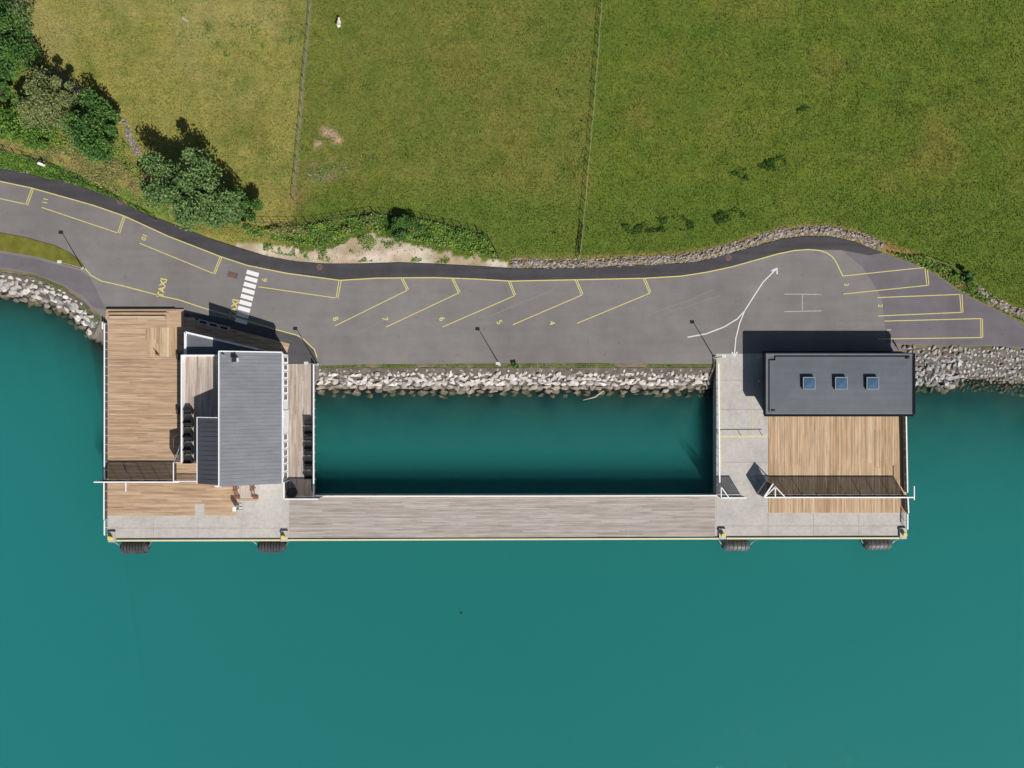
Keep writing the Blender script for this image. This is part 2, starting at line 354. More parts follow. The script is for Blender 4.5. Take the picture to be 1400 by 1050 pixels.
M['rock_low'] = rocky('lower riprap stone', [A(186, 174, 162), A(164, 152, 140), A(202, 190, 178), A(152, 144, 132)], A(130, 120, 106))
M['rock_grey'] = rocky('blasted grey stone', [A(206, 204, 202), A(178, 178, 178), A(224, 222, 220), A(194, 184, 172), A(158, 160, 164)], A(136, 134, 132))
M['wallstone'] = rocky('field wall stone', [A(190, 180, 168), A(160, 150, 138), A(206, 198, 188), A(140, 130, 118)], A(120, 106, 90))
M['leaf_dark'] = leafy('dark green leaves', [A(62, 98, 44), A(86, 126, 58), A(112, 148, 76), A(74, 114, 50)])
M['leaf_grey'] = leafy('grey green leaves', [A(92, 124, 66), A(118, 148, 86), A(142, 168, 108), A(102, 134, 74)])
M['leaf_olive'] = leafy('pale olive leaves', [A(118, 130, 76), A(140, 150, 94), A(162, 168, 116), A(126, 138, 82)])
M['leaf_green'] = leafy('bright green leaves', [A(70, 112, 44), A(98, 142, 54), A(136, 166, 72), A(78, 122, 50)])
M['weed'] = leafy('weed leaves', [A(84, 126, 46), A(116, 158, 62), A(150, 176, 84), A(98, 140, 54), A(170, 178, 110)])
M['weed_dark'] = leafy('dark rush leaves', [A(62, 92, 32), A(78, 112, 42), A(96, 126, 50)])
M['straw'] = leafy('dry grass', [A(150, 146, 92), A(176, 168, 116), A(128, 138, 72), A(190, 176, 130)]); M['joint'] = plain('joint filler', A(156, 151, 144), .9, .2); M['bark'] = plain('bark', (0.09, 0.075, 0.06), 0.9, 0.3, 2, 10)
M['fleece'] = plain('sheep fleece', (0.62, 0.57, 0.45), 0.95, 0.1, 3, 12, 0, 0.6)
M['driftwood'] = plain('bleached driftwood', A(205, 192, 176), 0.8, 0.15, 2, 9)
M['dry_rock'] = plain('pale field stone', A(170, 166, 148), 0.9, 0.2, 2, 9)

# ------------------------------------------------------------------ mesh building
class MB:
    def __init__(s): s.v = []; s.f = []
    def add(s, vs, fs):
        o = len(s.v); s.v += [tuple(v) for v in vs]; s.f += [tuple(i + o for i in f) for f in fs]; return s
    def box(s, x0, x1, y0, y1, z0, z1):
        return s.add([(x0, y0, z0), (x1, y0, z0), (x1, y1, z0), (x0, y1, z0), (x0, y0, z1), (x1, y0, z1), (x1, y1, z1), (x0, y1, z1)],
                     [(0, 3, 2, 1), (4, 5, 6, 7), (0, 1, 5, 4), (1, 2, 6, 5), (2, 3, 7, 6), (3, 0, 4, 7)])
    def bar(s, p, q, w, h):
        p = Vector(p); q = Vector(q); d = (q - p).normalized()
        up = Vector((0, 0, 1)) if abs(d.z) < 0.95 else Vector((1, 0, 0))
        a = d.cross(up).normalized() * w / 2; b = a.cross(d).normalized() * h / 2
        vs = [p - a - b, p + a - b, p + a + b, p - a + b, q - a - b, q + a - b, q + a + b, q - a + b]
        return s.add(vs, [(0, 1, 2, 3), (7, 6, 5, 4), (0, 4, 5, 1), (1, 5, 6, 2), (2, 6, 7, 3), (3, 7, 4, 0)])
    def cyl(s, p, q, r0, r1=None, n=10, cap=True):
        r1 = r0 if r1 is None else r1
        p = Vector(p); q = Vector(q); d = (q - p).normalized()
        a = d.orthogonal().normalized(); b = d.cross(a)
        vs = []
        for c, r in ((p, r0), (q, r1)):
            for i in range(n):
                t = 2 * math.pi * i / n; vs.append(c + a * r * math.cos(t) + b * r * math.sin(t))
        fs = [(i, (i + 1) % n, n + (i + 1) % n, n + i) for i in range(n)]
        if cap: fs += [tuple(range(n - 1, -1, -1)), tuple(range(n, 2 * n))]
        return s.add(vs, fs)
    def prism(s, poly, z0, z1):
        n = len(poly)
        if sum(poly[i - 1][0] * poly[i][1] - poly[i][0] * poly[i - 1][1] for i in range(n)) < 0: poly = poly[::-1]
        vs = [(x, y, z0) for x, y in poly] + [(x, y, z1) for x, y in poly]
        tri = tessellate_polygon([[Vector((x, y, 0)) for x, y in poly]])
        fs = [(i - 1 if i else n - 1, i, n + i, n + (i - 1 if i else n - 1)) for i in range(n)]
        for t in tri:
            a, b, c = t
            ar = (poly[b][0] - poly[a][0]) * (poly[c][1] - poly[a][1]) - (poly[c][0] - poly[a][0]) * (poly[b][1] - poly[a][1])
            if ar < 0: a, c = c, a
            fs += [(n + a, n + b, n + c), (c, b, a)]
        return s.add(vs, fs)
    def sheet(s, poly, z):
        tri = tessellate_polygon([[Vector((x, y, 0)) for x, y in poly]]); fs = []
        for a, b, c in tri:
            ar = (poly[b][0] - poly[a][0]) * (poly[c][1] - poly[a][1]) - (poly[c][0] - poly[a][0]) * (poly[b][1] - poly[a][1])
            fs.append((a, b, c) if ar > 0 else (c, b, a))
        return s.add([(x, y, z) for x, y in poly], fs)
    def ribbon(s, pts, w, z, closed=False):
        """flat painted line along pts"""
        p = [Vector((a, b)) for a, b in pts]; n = len(p); vs = []
        for i in range(n):
            d0 = (p[i] - p[i - 1]).normalized() if i or closed else (p[1] - p[0]).normalized()
            d1 = (p[(i + 1) % n] - p[i]).normalized() if i < n - 1 or closed else d0
            t = (d0 + d1); t = t.normalized() if t.length > 1e-6 else d0
            k = w / 2 / max(0.35, abs(t.dot(d0))); nn = Vector((-t.y, t.x)) * k
            vs += [(*(p[i] - nn), z), (*(p[i] + nn), z)]
        fs = [(2 * i, 2 * i + 2, 2 * i + 3, 2 * i + 1) for i in range(n - 1)]
        if closed: fs.append((2 * n - 2, 0, 1, 2 * n - 1))
        return s.add(vs, fs)
    def mesh(s, name, mat=None, smooth=False):
        me = bpy.data.meshes.new(name); me.from_pydata(s.v, [], s.f); me.update()
        if mat is not None: me.materials.append(mat if not isinstance(mat, str) else M[mat])
        if smooth: me.polygons.foreach_set('use_smooth', [True] * len(me.polygons))
        return me
    def build(s, name, mat, parent=None, smooth=False, label=None, cat=None, group=None, kind=None):
        return link(name, s.mesh(name, mat, smooth), parent, label, cat, group, kind)
def tag(o, label=None, cat=None, group=None, kind=None):
    for k, v in (('label', label), ('category', cat), ('group', group), ('kind', kind)):
        if v: o[k] = v
    return o
def link(name, me, parent=None, label=None, cat=None, group=None, kind=None):
    o = bpy.data.objects.new(name, me); col.objects.link(o)
    if parent is not None:
        o.parent = parent
        if parent.get('_w'): o.matrix_parent_inverse = Matrix.Translation(parent.location).inverted()
    return tag(o, label, cat, group, kind)
def thing(name, label, cat, loc, group=None, kind=None, world=True):
    """an Empty at the thing's base; its parts are given in world metres when world is set"""
    o = bpy.data.objects.new(name, None); col.objects.link(o); o.location = loc; o.empty_display_size = 0.3
    if world: o['_w'] = 1
    return tag(o, label, cat, group, kind)
def copy_tree(o, parent=None, loc=None, rz=None, label=None, group=None):
    c = o.copy(); col.objects.link(c); c.parent = parent
    if loc is not None: c.location = loc
    if rz is not None: c.rotation_euler.z = rz
    if label: c['label'] = label
    if group: c['group'] = group
    for ch in [x for x in o.children]: copy_tree(ch, c)
    return c
def np_mesh(name, verts, faces, mat, cols=None):
    me = bpy.data.meshes.new(name)
    k = faces.shape[1]
    me.vertices.add(len(verts)); me.vertices.foreach_set('co', verts.astype(np.float32).ravel())
    me.loops.add(faces.size); me.loops.foreach_set('vertex_index', faces.astype(np.int32).ravel())
    me.polygons.add(len(faces)); me.polygons.foreach_set('loop_start', np.arange(0, faces.size, k, dtype=np.int32))
    me.update(calc_edges=True)
    if cols is not None:
        at = me.attributes.new('Col', 'FLOAT_COLOR', 'POINT')
        at.data.foreach_set('color', np.c_[cols, np.ones(len(cols))].astype(np.float32).ravel())
    me.materials.append(M[mat]); return me

# ------------------------------------------------------------------ the setting: ground, water, road
def axis(lo, hi, step, far):
    a = np.arange(lo, hi + 1e-6, step); o = []
    d = step * 2; p = hi
    while p < far: p += d; d *= 1.5; o.append(p)
    q = []; d = step * 2; p = lo
    while p > -far: p -= d; d *= 1.5; q.append(p)
    return np.array(q[::-1] + list(a) + o)
ax = axis(-94, 94, 0.5, 420); ay = axis(-14, 72, 0.45, 420)
gx, gy = np.meshgrid(ax, ay); gz = terr(gx, gy)
nc, nr = len(ax), len(ay)
idx = np.arange(nc * nr).reshape(nr, nc)
fc = np.stack([idx[:-1, :-1], idx[:-1, 1:], idx[1:, 1:], idx[1:, :-1]], -1).reshape(-1, 4)
me = np_mesh('ground', np.c_[gx.ravel(), gy.ravel(), gz.ravel()], fc, 'ground', landcol(gx.ravel(), gy.ravel()))
me.polygons.foreach_set('use_smooth', [True] * len(me.polygons))
ground = link('ground', me, None, 'green pasture rising behind the road and dropping into the water', 'field', kind='structure')

MB().box(-430, 430, -430, 430, -37, WZ).build('water', 'water', None, label='turquoise fjord water around the timber pier', cat='water', kind='structure')

road_pts = NORTH[1:-1] + [(1520, 498)] + [(1400, 476.5), (1362, 473), (1281, 473), (1233, 471), (1228, 480), (1042, 480), (1042, 490), (979, 490), (975, 497.5), (900, 497.5), (820, 496), (700, 496.5), (600, 497.5), (500, 498), (436, 500),
    (436, 520), (262, 520), (262, 440), (145, 438), (122, 419.5), (110, 405.5), (86, 390.5), (46, 374.5), (0, 367), (-60, 361), (-200, 345)]
road = MB().sheet(PL(road_pts), 0.0).build('road', 'asphalt', None, label='grey asphalt quay road with marked bus bays', cat='road', kind='structure')
yi = [p for p in YELLOW if p[0] <= 1106]
side_pts = NORTH[2:35] + [(1188, 349), (1150, 342)] + yi[::-1]
sidewalk = MB().sheet(PL(side_pts), 0.012).build('sidewalk', 'asphalt_new', None, label='dark asphalt sidewalk strip along the road edge', cat='sidewalk', kind='structure')
isl = [(-200, 300), (-60, 311), (0, 318.5), (34, 324.5), (77, 336.5), (96, 346), (110, 357), (117, 367), (111, 368), (84, 360.5), (51, 351), (0, 342.5), (-60, 337), (-200, 322)]
MB().prism(PL(isl), -0.02, 0.1).build('grass_island', plain('island grass', A(124, 122, 52), 0.95, 0.3, 0.5, 8, 0, 0.6, 0.1), None, label='narrow grass island between road and shore path', cat='grass island', kind='structure')
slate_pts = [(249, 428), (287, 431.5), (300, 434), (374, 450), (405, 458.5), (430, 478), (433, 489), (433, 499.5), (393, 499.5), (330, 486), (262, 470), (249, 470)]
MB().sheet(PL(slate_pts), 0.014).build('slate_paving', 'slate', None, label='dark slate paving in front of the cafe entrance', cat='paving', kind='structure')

# ---- painted markings, children of the road
Z1 = 0.022
def mark(name, pts, w=0.14, mat='yellow', closed=False, z=Z1):
    return MB().ribbon(PL(pts), w, z, closed).build(name, mat, road)
mark('edge_line', YELLOW, 0.17, z=0.026)
for L in ([(35, 280), (43.5, 257.5)], [(37.6, 281), (46, 258)], [(-60, 262), (0, 271.5), (36.5, 279.5)]): mark('bay_line', L)
for L in ([(57, 283.5), (161, 318.5)], [(161, 318.5), (169, 295.5)], [(163.5, 319), (171.5, 296)]): mark('bay_line', L)
for L in ([(191, 332.5), (292, 374)], [(292, 374), (301, 351)], [(294, 374.8), (303.5, 351.5)]): mark('bay_line', L)
for L in ([(353, 392), (460, 407.5)], [(459.5, 407.5), (463.5, 383.5)], [(462, 408), (466.5, 383.8)]): mark('bay_line', L)
for a in ([(548, 380), (556.5, 397), (458, 445.5)], [(617, 380), (627, 400.5), (528, 447)], [(695, 384.5), (703, 404.5), (605, 447)],
          [(786.5, 383), (795, 403.5), (701, 444)], [(879.5, 381), (888, 401), (789, 442)]):
    mark('bay_line', a); mark('bay_line', [(a[0][0] + 2.6, a[0][1]), (a[1][0] + 2.0, a[1][1] - 1.2)], z=Z1 + 0.003)
for L in ([(1152, 377.4), (1265, 365.6)], [(1264.5, 365.5), (1267, 390)], [(1267.5, 366), (1270, 390)], [(1153, 402), (1269, 390)],
          [(1199, 406.8), (1313, 402.5)], [(1312, 402.5), (1314, 427)], [(1315, 402.5), (1316.5, 427)], [(1200, 432), (1316, 427)],
          [(1209, 439), (1342, 435.5)], [(1340.5, 436), (1341, 461)], [(1343, 436), (1343.5, 461)], [(1200, 463.5), (1343, 461.5)]):
    mark('bay_line', L)
mark('edge_line', [(116.5, 367), (124, 376), (138, 384), (165, 390), (222, 405), (245, 410), (275, 420), (330, 436), (375, 450), (405, 458), (412, 461), (430, 478), (433.5, 489)], 0.17, z=0.028)
for i in range(9):
    c = Vector((345.5 - i * 1.95, 373.8 + i * 8.15)); u = Vector((8.2, 2.3)); v = Vector((-0.75, 2.75))
    q = [c - u - v, c + u - v, c + u + v, c - u + v]
    MB().sheet([tuple(P(a.x, a.y))[:2] for a in q], Z1 + 0.002).build('crosswalk_stripe', 'zebra', road)
for L in ([(1072, 402), (1123, 402.5)], [(1072, 426), (1123, 425)], [(1096.8, 402), (1096.8, 425.5)]): mark('bay_letter_stroke', L, 0.17, 'faint_line', z=Z1 + (0.003 if L[0][0] == 1096.8 else 0))
MB().ribbon(PL([(940, 461), (965, 456.5), (990, 447), (1008, 436), (1018, 425), (1030, 406), (1043, 386), (1061, 368)]), 0.2, Z1).build('lane_arrow', 'white_line', road)
MB().ribbon(PL([(1018, 425), (1011, 442), (1006, 462), (1004, 485)]), 0.2, 0.047).build('lane_arrow', 'white_line', road)
mark('lane_arrow_head', [(1054.5, 370.5), (1062, 367), (1062.5, 375)], 0.24, 'white_line', z=Z1 + 0.003)
mark('lane_arrow_head', [(1000.5, 481.5), (1004, 487), (1008, 481)], 0.24, 'white_line', z=0.05)
def text_mesh(body, size):
    cu = bpy.data.curves.new('lettering', 'FONT'); cu.body = body; cu.size = size; cu.align_x = 'CENTER'; cu.align_y = 'CENTER'; cu.offset = (0.03 if len(body) > 2 else 0.012) * size
    o = bpy.data.objects.new('lettering', cu); col.objects.link(o)
    dg = bpy.context.evaluated_depsgraph_get(); me = bpy.data.meshes.new_from_object(o.evaluated_get(dg))
    bpy.data.objects.remove(o); me.materials.clear(); me.materials.append(M['yellow']); return me
for t, px, py, r, s in [('11', 61.5, 274.5, -103, 1.15), ('10', 197, 324, -112, 1.15), ('9', 361, 382.5, -100, 1.3), ('8', 458.5, 436, -66, 1.35), ('7', 526, 436, -78, 1.35),
                        ('6', 604, 436, -70, 1.35), ('5', 682.5, 440.5, -62, 1.35), ('4', 754.5, 441.5, -75, 1.35), ('3', 1157, 389, -90, 1.1), ('2', 1203.5, 418, -90, 1.1), ('1', 1215, 451, -90, 1.1),
                        ('TAXI', 222, 393.5, 78, 1.5), ('TAXI', 320.5, 422, 78, 1.5)]:
    o = link('bay_number' if t != 'TAXI' else 'taxi_lettering', text_mesh(t, s), road); o.location = P(px, py, Z1 + 0.006); o.rotation_euler.z = math.radians(r)
for a, w_ in (([(662, 436), (700, 419), (752, 398), (764, 388)], .14), ([(880, 432), (940, 411), (975, 396)], .12), ([(905, 430), (985, 404)], .1), ([(720, 398), (745, 384)], .1), ([(560, 395), (575, 384)], .09), ([(845, 398), (852, 386)], .09), ([(640, 392), (652, 384)], .09), ([(480, 460), (520, 440), (560, 425)], .1)):
    mark('tyre_scuff', a, w_, 'scuff', z=.012)
MB().sheet(PL([(1150, 342), (1188, 349), (1208, 347.5), (1248, 361), (1280, 376), (1312, 399), (1339, 413), (1400, 444), (1455, 471), (1400, 475), (1362, 472), (1281, 472), (1236, 470.5), (1212, 468), (1206, 408), (1180, 366)]), .006).build('asphalt_patch', 'asphalt_patch', road)
MB().sheet(PL([(0, 346), (50, 354.5), (112, 371), (124, 380), (145, 424), (128, 420), (112, 404), (86, 389), (46, 373), (0, 366), (-60, 360), (-60, 340)]), .006).build('asphalt_patch', 'asphalt_patch', road)

# iron covers and grate lying in the asphalt
for px, py, lab in [(164.5, 275.8, 'round rusty cover at the sidewalk edge near bay eleven'), (437, 365, 'round rusty cover in the sidewalk above bay nine'), (996, 352.5, 'round rusty cover in the sidewalk by the curved stone wall')]:
    p = P(px, py, 0.0); t = thing('manhole_cover', lab, 'manhole cover', (p.x, p.y, 0.014), 'rusty covers in the sidewalk', world=False)
    MB().cyl((0, 0, -.01), (0, 0, 0.008), 0.52, n=20).build('rim', 'rust', t); MB().cyl((0, 0, 0.0), (0, 0, 0.014), 0.34, n=20).build('lid', 'rust_dark', t)
p = P(318, 376); t = thing('drain_grate', 'rectangular rusty drain grate beside the crosswalk', 'drain grate', (p.x, p.y, 0.012), world=False); t.rotation_euler.z = math.radians(-14)
MB().box(-.85, .85, -.45, .45, -.01, 0.006).build('frame', 'rust_dark', t)
for i in range(7): MB().box(-.7 + i * .2, -.58 + i * .2, -.34, .34, 0.004, 0.02).build('bar', 'rust', t)

# ------------------------------------------------------------------ rock embankments
def hull_mesh(name, seed, flat=0.7, n=15):
    r = random.Random(seed); bm = bmesh.new()
    for i in range(n):
        v = Vector((r.gauss(0, 1), r.gauss(0, 1), r.gauss(0, 1))).normalized() * r.uniform(0.42, 0.56)
        bm.verts.new((v.x * r.uniform(0.9, 1.1), v.y * 0.85, v.z * flat))
    res = bmesh.ops.convex_hull(bm, input=bm.verts)
    bmesh.ops.delete(bm, geom=[v for v in bm.verts if not v.link_faces], context='VERTS')
    bmesh.ops.recalc_face_normals(bm, faces=bm.faces)
    me = bpy.data.meshes.new(name); bm.to_mesh(me); bm.free(); return me
HULLS = [hull_mesh('stone', 100 + i, random.uniform(0.5, 0.8), 14 + i % 4) for i in range(14)]
HV = [np.array([v.co[:] for v in m.vertices]) for m in HULLS]
HF = [[tuple(p.vertices) for p in m.polygons] for m in HULLS]
ROCKSETS = {k: [] for k in ('rock', 'rock_low', 'rock_grey', 'wallstone')}
for k in ROCKSETS:
    for m in HULLS:
        q = m.copy(); q.materials.append(M[k]); ROCKSETS[k].append(q)
def merged_stones(lst, name, mat, parent, kind='stuff'):
    """lst: (x, y, z, sx, sy, sz, rz) -> one mesh"""
    vs = []; fs = []; o = 0
    for (x, y, z, sx, sy, sz, rz, i) in lst:
        v = HV[i] * (sx, sy, sz); c, s = math.cos(rz), math.sin(rz)
        vs.append(np.c_[v[:, 0] * c - v[:, 1] * s + x, v[:, 0] * s + v[:, 1] * c + y, v[:, 2] + z])
        fs += [tuple(a + o for a in f) for f in HF[i]]; o += len(v)
    me = bpy.data.meshes.new(name); me.from_pydata(np.concatenate(vs).tolist(), [], fs); me.update(); me.materials.append(M[mat])
    return link(name, me, parent, kind=kind)
def embankment(label, lst, strip_poly):
    """lst: (px-space x,y metres, size, aspect, rz, set)"""
    xa, xb, dmax = strip_poly                            # rubble bed under the stones, laid on the slope
    xs = np.linspace(xa, xb, int((xb - xa) / .7) + 2); ds = np.linspace(.45, dmax, int(dmax / .5) + 2); mb = MB(); vs = []
    for x in xs:
        sl = float(bank_y(x + .5)) - float(bank_y(x - .5)); cs = 1 / math.sqrt(1 + sl * sl)
        for d in ds: vs.append((x + d * sl * cs, float(bank_y(x)) - d * cs))
    zz = terr(np.array([v[0] for v in vs]), np.array([v[1] for v in vs])) + .05 + .12 * (rng.random(len(vs)) - .5)
    k = len(ds); mb.add([(x, y, z) for (x, y), z in zip(vs, zz)], [(i * k + j, i * k + j + 1, (i + 1) * k + j + 1, (i + 1) * k + j) for i in range(len(xs) - 1) for j in range(k - 1)])
    me0 = mb.mesh('bed', 'dry_rubble')
    root = link('rock_embankment', me0, None, label, 'embankment', 'rock embankments', 'structure')
    lst.sort(key=lambda r: -r[2] * r[3])
    for (x, y, s, asp, rz, st) in lst[:300]:
        o = link('rock', random.choice(ROCKSETS[st]), root)
        o.location = (x, y, float(terr(x, y)) + s * random.uniform(.08, .24)); o.scale = (s * asp, s, s * random.uniform(0.8, 1.1))
        o.rotation_euler = (random.uniform(-.35, .35), random.uniform(-.35, .35), rz)
    rest = lst[300:]
    if rest:
        merged_stones([(x, y, float(terr(x, y)) + s * .12, s * asp, s, s * .9, rz, random.randrange(14)) for (x, y, s, asp, rz, st) in rest], 'rubble', 'rock', root)
    return root
M['dry_rubble'] = plain('crushed stone bed', A(108, 100, 90), 0.95, 0.4, 1.0, 5, 0, 0.8)  # darkened colour stands in for shade in the gaps between stones
lst = []
def row(x0, x1, d, step, s0, s1, a0, a1, st, jit=0.3, al=0.25):
    x = x0
    while x < x1:
        s = random.uniform(s0, s1); dd = d + random.uniform(-jit, jit)
        slope = (float(bank_y(x + .5)) - float(bank_y(x - .5))); cs = 1 / math.sqrt(1 + slope * slope)
        xx = x + dd * slope * cs; yy = float(bank_y(x)) - dd * cs
        lst.append((xx, yy, s, random.uniform(a0, a1), math.atan(slope) + random.uniform(-al, al), st)); x += step * random.uniform(.75, 1.25) * cs
X0, X1 = G(437, 0)[0], G(973, 0)[0]
row(X0, X1, 1.0, 1.5, .3, .55, 1, 1.5, 'rock', .3, 1.5)
row(X0, X1, 1.7, .75, .6, 1.1, 1, 1.5, 'rock', .3, 1.2)
row(X0, X1, 2.4, .85, .75, 1.25, 1.1, 1.7, 'rock', .25, .9)
row(X0, X1, 3.1, 1.15, .95, 1.4, 1.2, 1.7, 'rock', .2, .5)
row(X0, X1, 3.8, 1.45, 1.1, 1.5, 1.2, 1.7, 'rock_low', .15)
row(X0, X1, 4.45, 1.9, 1.0, 1.5, 1.2, 1.6, 'rock_low', .2)
row(X0, X1, 5.1, 2.0, .9, 1.4, 1.1, 1.6, 'rock_low', .3)
embankment('pale riprap bank along the pool between the two piers', lst, (X0, X1, 3.9))
lst = []
X0, X1 = G(-75, 0)[0], G(139, 0)[0]
for d, st, s0, s1, k in ((1.0, 1.2, .5, 1.0, 'rock'), (1.75, 1.05, .8, 1.4, 'rock'), (2.5, 1.15, .9, 1.6, 'rock_grey'), (3.3, 1.3, 1.0, 1.6, 'rock'), (4.1, 1.4, 1.0, 1.6, 'rock_low'), (5.0, 2.2, 1.0, 1.5, 'rock_low')):
    row(X0, X1, d, st, s0, s1, 1, 1.7, k, .35, .6)
embankment('riprap bank below the shore path beside the large timber deck', lst, (X0, X1, 3.7))
lst = []
X0, X1 = G(1236, 0)[0], G(1480, 0)[0]
for d in np.arange(0.5, 7.4, 0.62):
    big = 0.36 + 0.08 * d
    row(X0, G(1320, 0)[0], d, .9, big, big + .7, 1, 1.5, 'rock_grey' if d > 1.5 else 'rock_low', .3, 1.5)
    row(G(1320, 0)[0], X1, d, .7, .35, .85, 1, 1.5, 'rock_grey' if d < 5 else 'rock_low', .3, 1.5)
embankment('grey blasted rock slope beside the flat roofed building', lst, (X0, X1, 5.6))

# ------------------------------------------------------------------ pier concrete, decks
def px_box(mb, x0, y0, x1, y1, z0, z1):
    a = G(x0, y1); b = G(x1, y0); return mb.box(a[0], b[0], a[1], b[1], z0, z1)
def pier(label, rects, piles, extra=None):
    a = G(rects[0][0], rects[0][1])
    t = thing('concrete_pier', label, 'pier', (a[0], a[1], WZ))
    for i, r in enumerate(rects): px_box(MB(), *r, -1.95, 0.03 + 0.004 * i).build('slab', 'concrete', t)  # unseen depth added as a skirt, blocking sun from the water behind
    for px, py in piles:
        x, y = G(px, py); MB().cyl((x, y, -13), (x, y, -1.9), 0.35, n=10).build('pile', 'concrete', t)
    return t
pw = pier('concrete pier carrying the cafe and the large timber deck', [(147, 434, 266.5, 738.5), (266.5, 560, 396, 738.4)], [(170, 690), (240, 690), (310, 690), (380, 690), (170, 560), (170, 620), (310, 560), (380, 560)])
pc = pier('long walkway pier linking the two quays', [(396.2, 677, 979, 737.5)], [(x, 710) for x in range(430, 980, 60)])
pe = pier('concrete pier under the flat roofed building', [(979.2, 483.5, 1239, 737)], [(1000, 715), (1080, 715), (1160, 715), (1225, 715), (1000, 600), (1225, 600), (1100, 600)])
def kerb(parent, x0, x1, y0, y1):
    a = G(x0, y0); b = G(x1, y1)
    MB().bar((a[0], a[1], 0.16), (b[0], b[1], 0.16), 0.27, 0.26).build('kerb', 'kerb_yellow', parent)
kerb(pw, 160, 384, 738.7, 738.2); kerb(pc, 393, 982, 738, 736); kerb(pe, 993, 1228, 735.8, 735.3)

for parent, x0, x1, ys, xs, yy in ((pw, 150, 394, (722,), (210, 270, 330), (707, 737)), (pe, 981, 1236, (719,), (1050, 1112, 1174), (703, 735)), (pe, 981, 1048, (520, 560, 632), (), (0, 0))):
    for y in ys: MB().ribbon(PL([(x0, y), (x1, y)]), .05, .044).build('expansion_joint', 'joint', parent)
    for x in xs: MB().ribbon(PL([(x, yy[0]), (x, yy[1])]), .05, .047).build('expansion_joint', 'joint', parent)
BOARD = MB().box(-.5, .5, -.5, .5, -1, 0)
BM = {k: BOARD.mesh('board', k) for k in ('tan_x', 'tan_y', 'grey_x', 'grey_y')}
def deck(label, rect, axis, mat, w=0.28, L=5.0, ztop=0.10, holes=(), loc=None, clip=None, group='timber decks'):
    x0, y1 = G(rect[0], rect[1]); x1, y0 = G(rect[2], rect[3])
    t = thing('timber_deck', label, 'deck', ((x0 + x1) / 2, (y0 + y1) / 2, ztop - 0.06), group)
    across = (y0, y1) if axis == 'x' else (x0, x1); along = (x0, x1) if axis == 'x' else (y0, y1)
    n = max(1, round((across[1] - across[0]) / w)); w = (across[1] - across[0]) / n
    hs = [(G(h[0], 0)[0], G(0, h[3])[1], G(h[2], 0)[0], G(0, h[1])[1]) for h in holes]
    for i in range(n):
        c = across[0] + (i + .5) * w
        segs = [along]
        for hx0, hy0, hx1, hy1 in hs:
            lo, hi = (hy0, hy1) if axis == 'x' else (hx0, hx1)
            if lo < c < hi:
                a0, a1 = (hx0, hx1) if axis == 'x' else (hy0, hy1); new = []
                for s, e in segs:
                    if a1 <= s or a0 >= e: new.append((s, e)); continue
                    if a0 - s > .2: new.append((s, a0))
                    if e - a1 > .2: new.append((a1, e))
                segs = new
        for s, e in segs:
            p = s; first = True
            while e - p > 0.05:
                q = p + L * (random.uniform(.35, 1.0) if first else random.uniform(.85, 1.15)); first = False
                if e - q < L * .35: q = e
                o = link('board', BM[mat], t); m = (p + q) / 2
                o.location = (m, c, ztop + random.uniform(-.006, .006)) if axis == 'x' else (c, m, ztop + random.uniform(-.006, .006))
                o.scale = (q - p - .012, w - .016, .06) if axis == 'x' else (w - .016, q - p - .012, .06)
                p = q
    return t
deck('large tan timber deck of horizontal boards between railing and cafe', (148.5, 436, 267, 657), 'x', 'tan_x', 0.22, 9.0, holes=[(199, 447.5, 244, 488)])
deck('square patch of crosswise boards set in the large deck', (199.3, 447.7, 243.7, 487.8), 'y', 'tan_y', .3, 6, group='timber decks')
deck('tan timber deck between the tall cafe fence and the concrete quay', (147.5, 657.3, 324, 705), 'x', 'tan_x', .22, 6.5, holes=[(266.5, 689, 280, 706)])
deck('tan timber deck in front of the flat roofed building', (1050.5, 560, 1238, 701), 'y', 'tan_y', .2, 9.5)
deck('long weathered grey boardwalk on the linking pier', (396, 678.5, 977.5, 735), 'x', 'grey_x', .24, 8.0)
deck('weathered narrow deck between cafe windows and the pool railing', (394.3, 497.5, 430.5, 681), 'y', 'grey_y', .26, 5.5)
for px in (508, 625, 742, 859): px_box(MB(), px - .35, 679, px + .35, 734.8, .05, .112).build('joint_strip', 'galv', pc)
# slanted entrance deck north of the cafe
t = thing('timber_deck', 'timber deck along the shaded entrance wall of the cafe', 'deck', (*G(320, 455), 0.0), 'timber decks')
d = Vector((G(396, 470)[0] - G(249, 432)[0], G(396, 470)[1] - G(249, 432)[1])); ln = d.length; d.normalize(); ang = math.atan2(d.y, d.x)
for i in range(18):
    q0 = Vector(G(249, 432)) + Vector((d.y, -d.x)) * (i + .5) * .28; p = 0.0
    while p < ln - .1:
        q = min(ln, p + random.uniform(3.5, 6)); m = q0 + d * (p + q) / 2
        o = link('board', BM['tan_x'], t); o.location = (m.x, m.y, .09); o.scale = (q - p - .012, .265, .06); o.rotation_euler.z = ang; p = q
    
def simple(name, mb, mat, label, cat, base, parts=(), group=None):
    t = thing(name, label, cat, base, group); mb.build(parts[0] if parts else 'body', mat, t); return t
# stepped timber seating along the deck's inland edge
t = thing('timber_bench', 'long low stepped timber seating along the deck edge by the road', 'bench', (*G(190, 428), .1))
for (x0, x1, y, z) in ((147, 241, 424.2, .48), (148.5, 232, 428.8, .42), (151, 226, 433.6, .36)):
    px_box(MB(), x0, y - 1.3, x1, y + 1.3, -.1, z).build('seat_beam', 'tan_x', t)
px_box(MB(), 228.5, 423, 252, 447, -.1, .3).build('platform', 'tan_x', t)
px_box(MB(), 146.5, 425.6, 149.3, 436, -.1, .44).build('end_beam', 'tan_x', t)

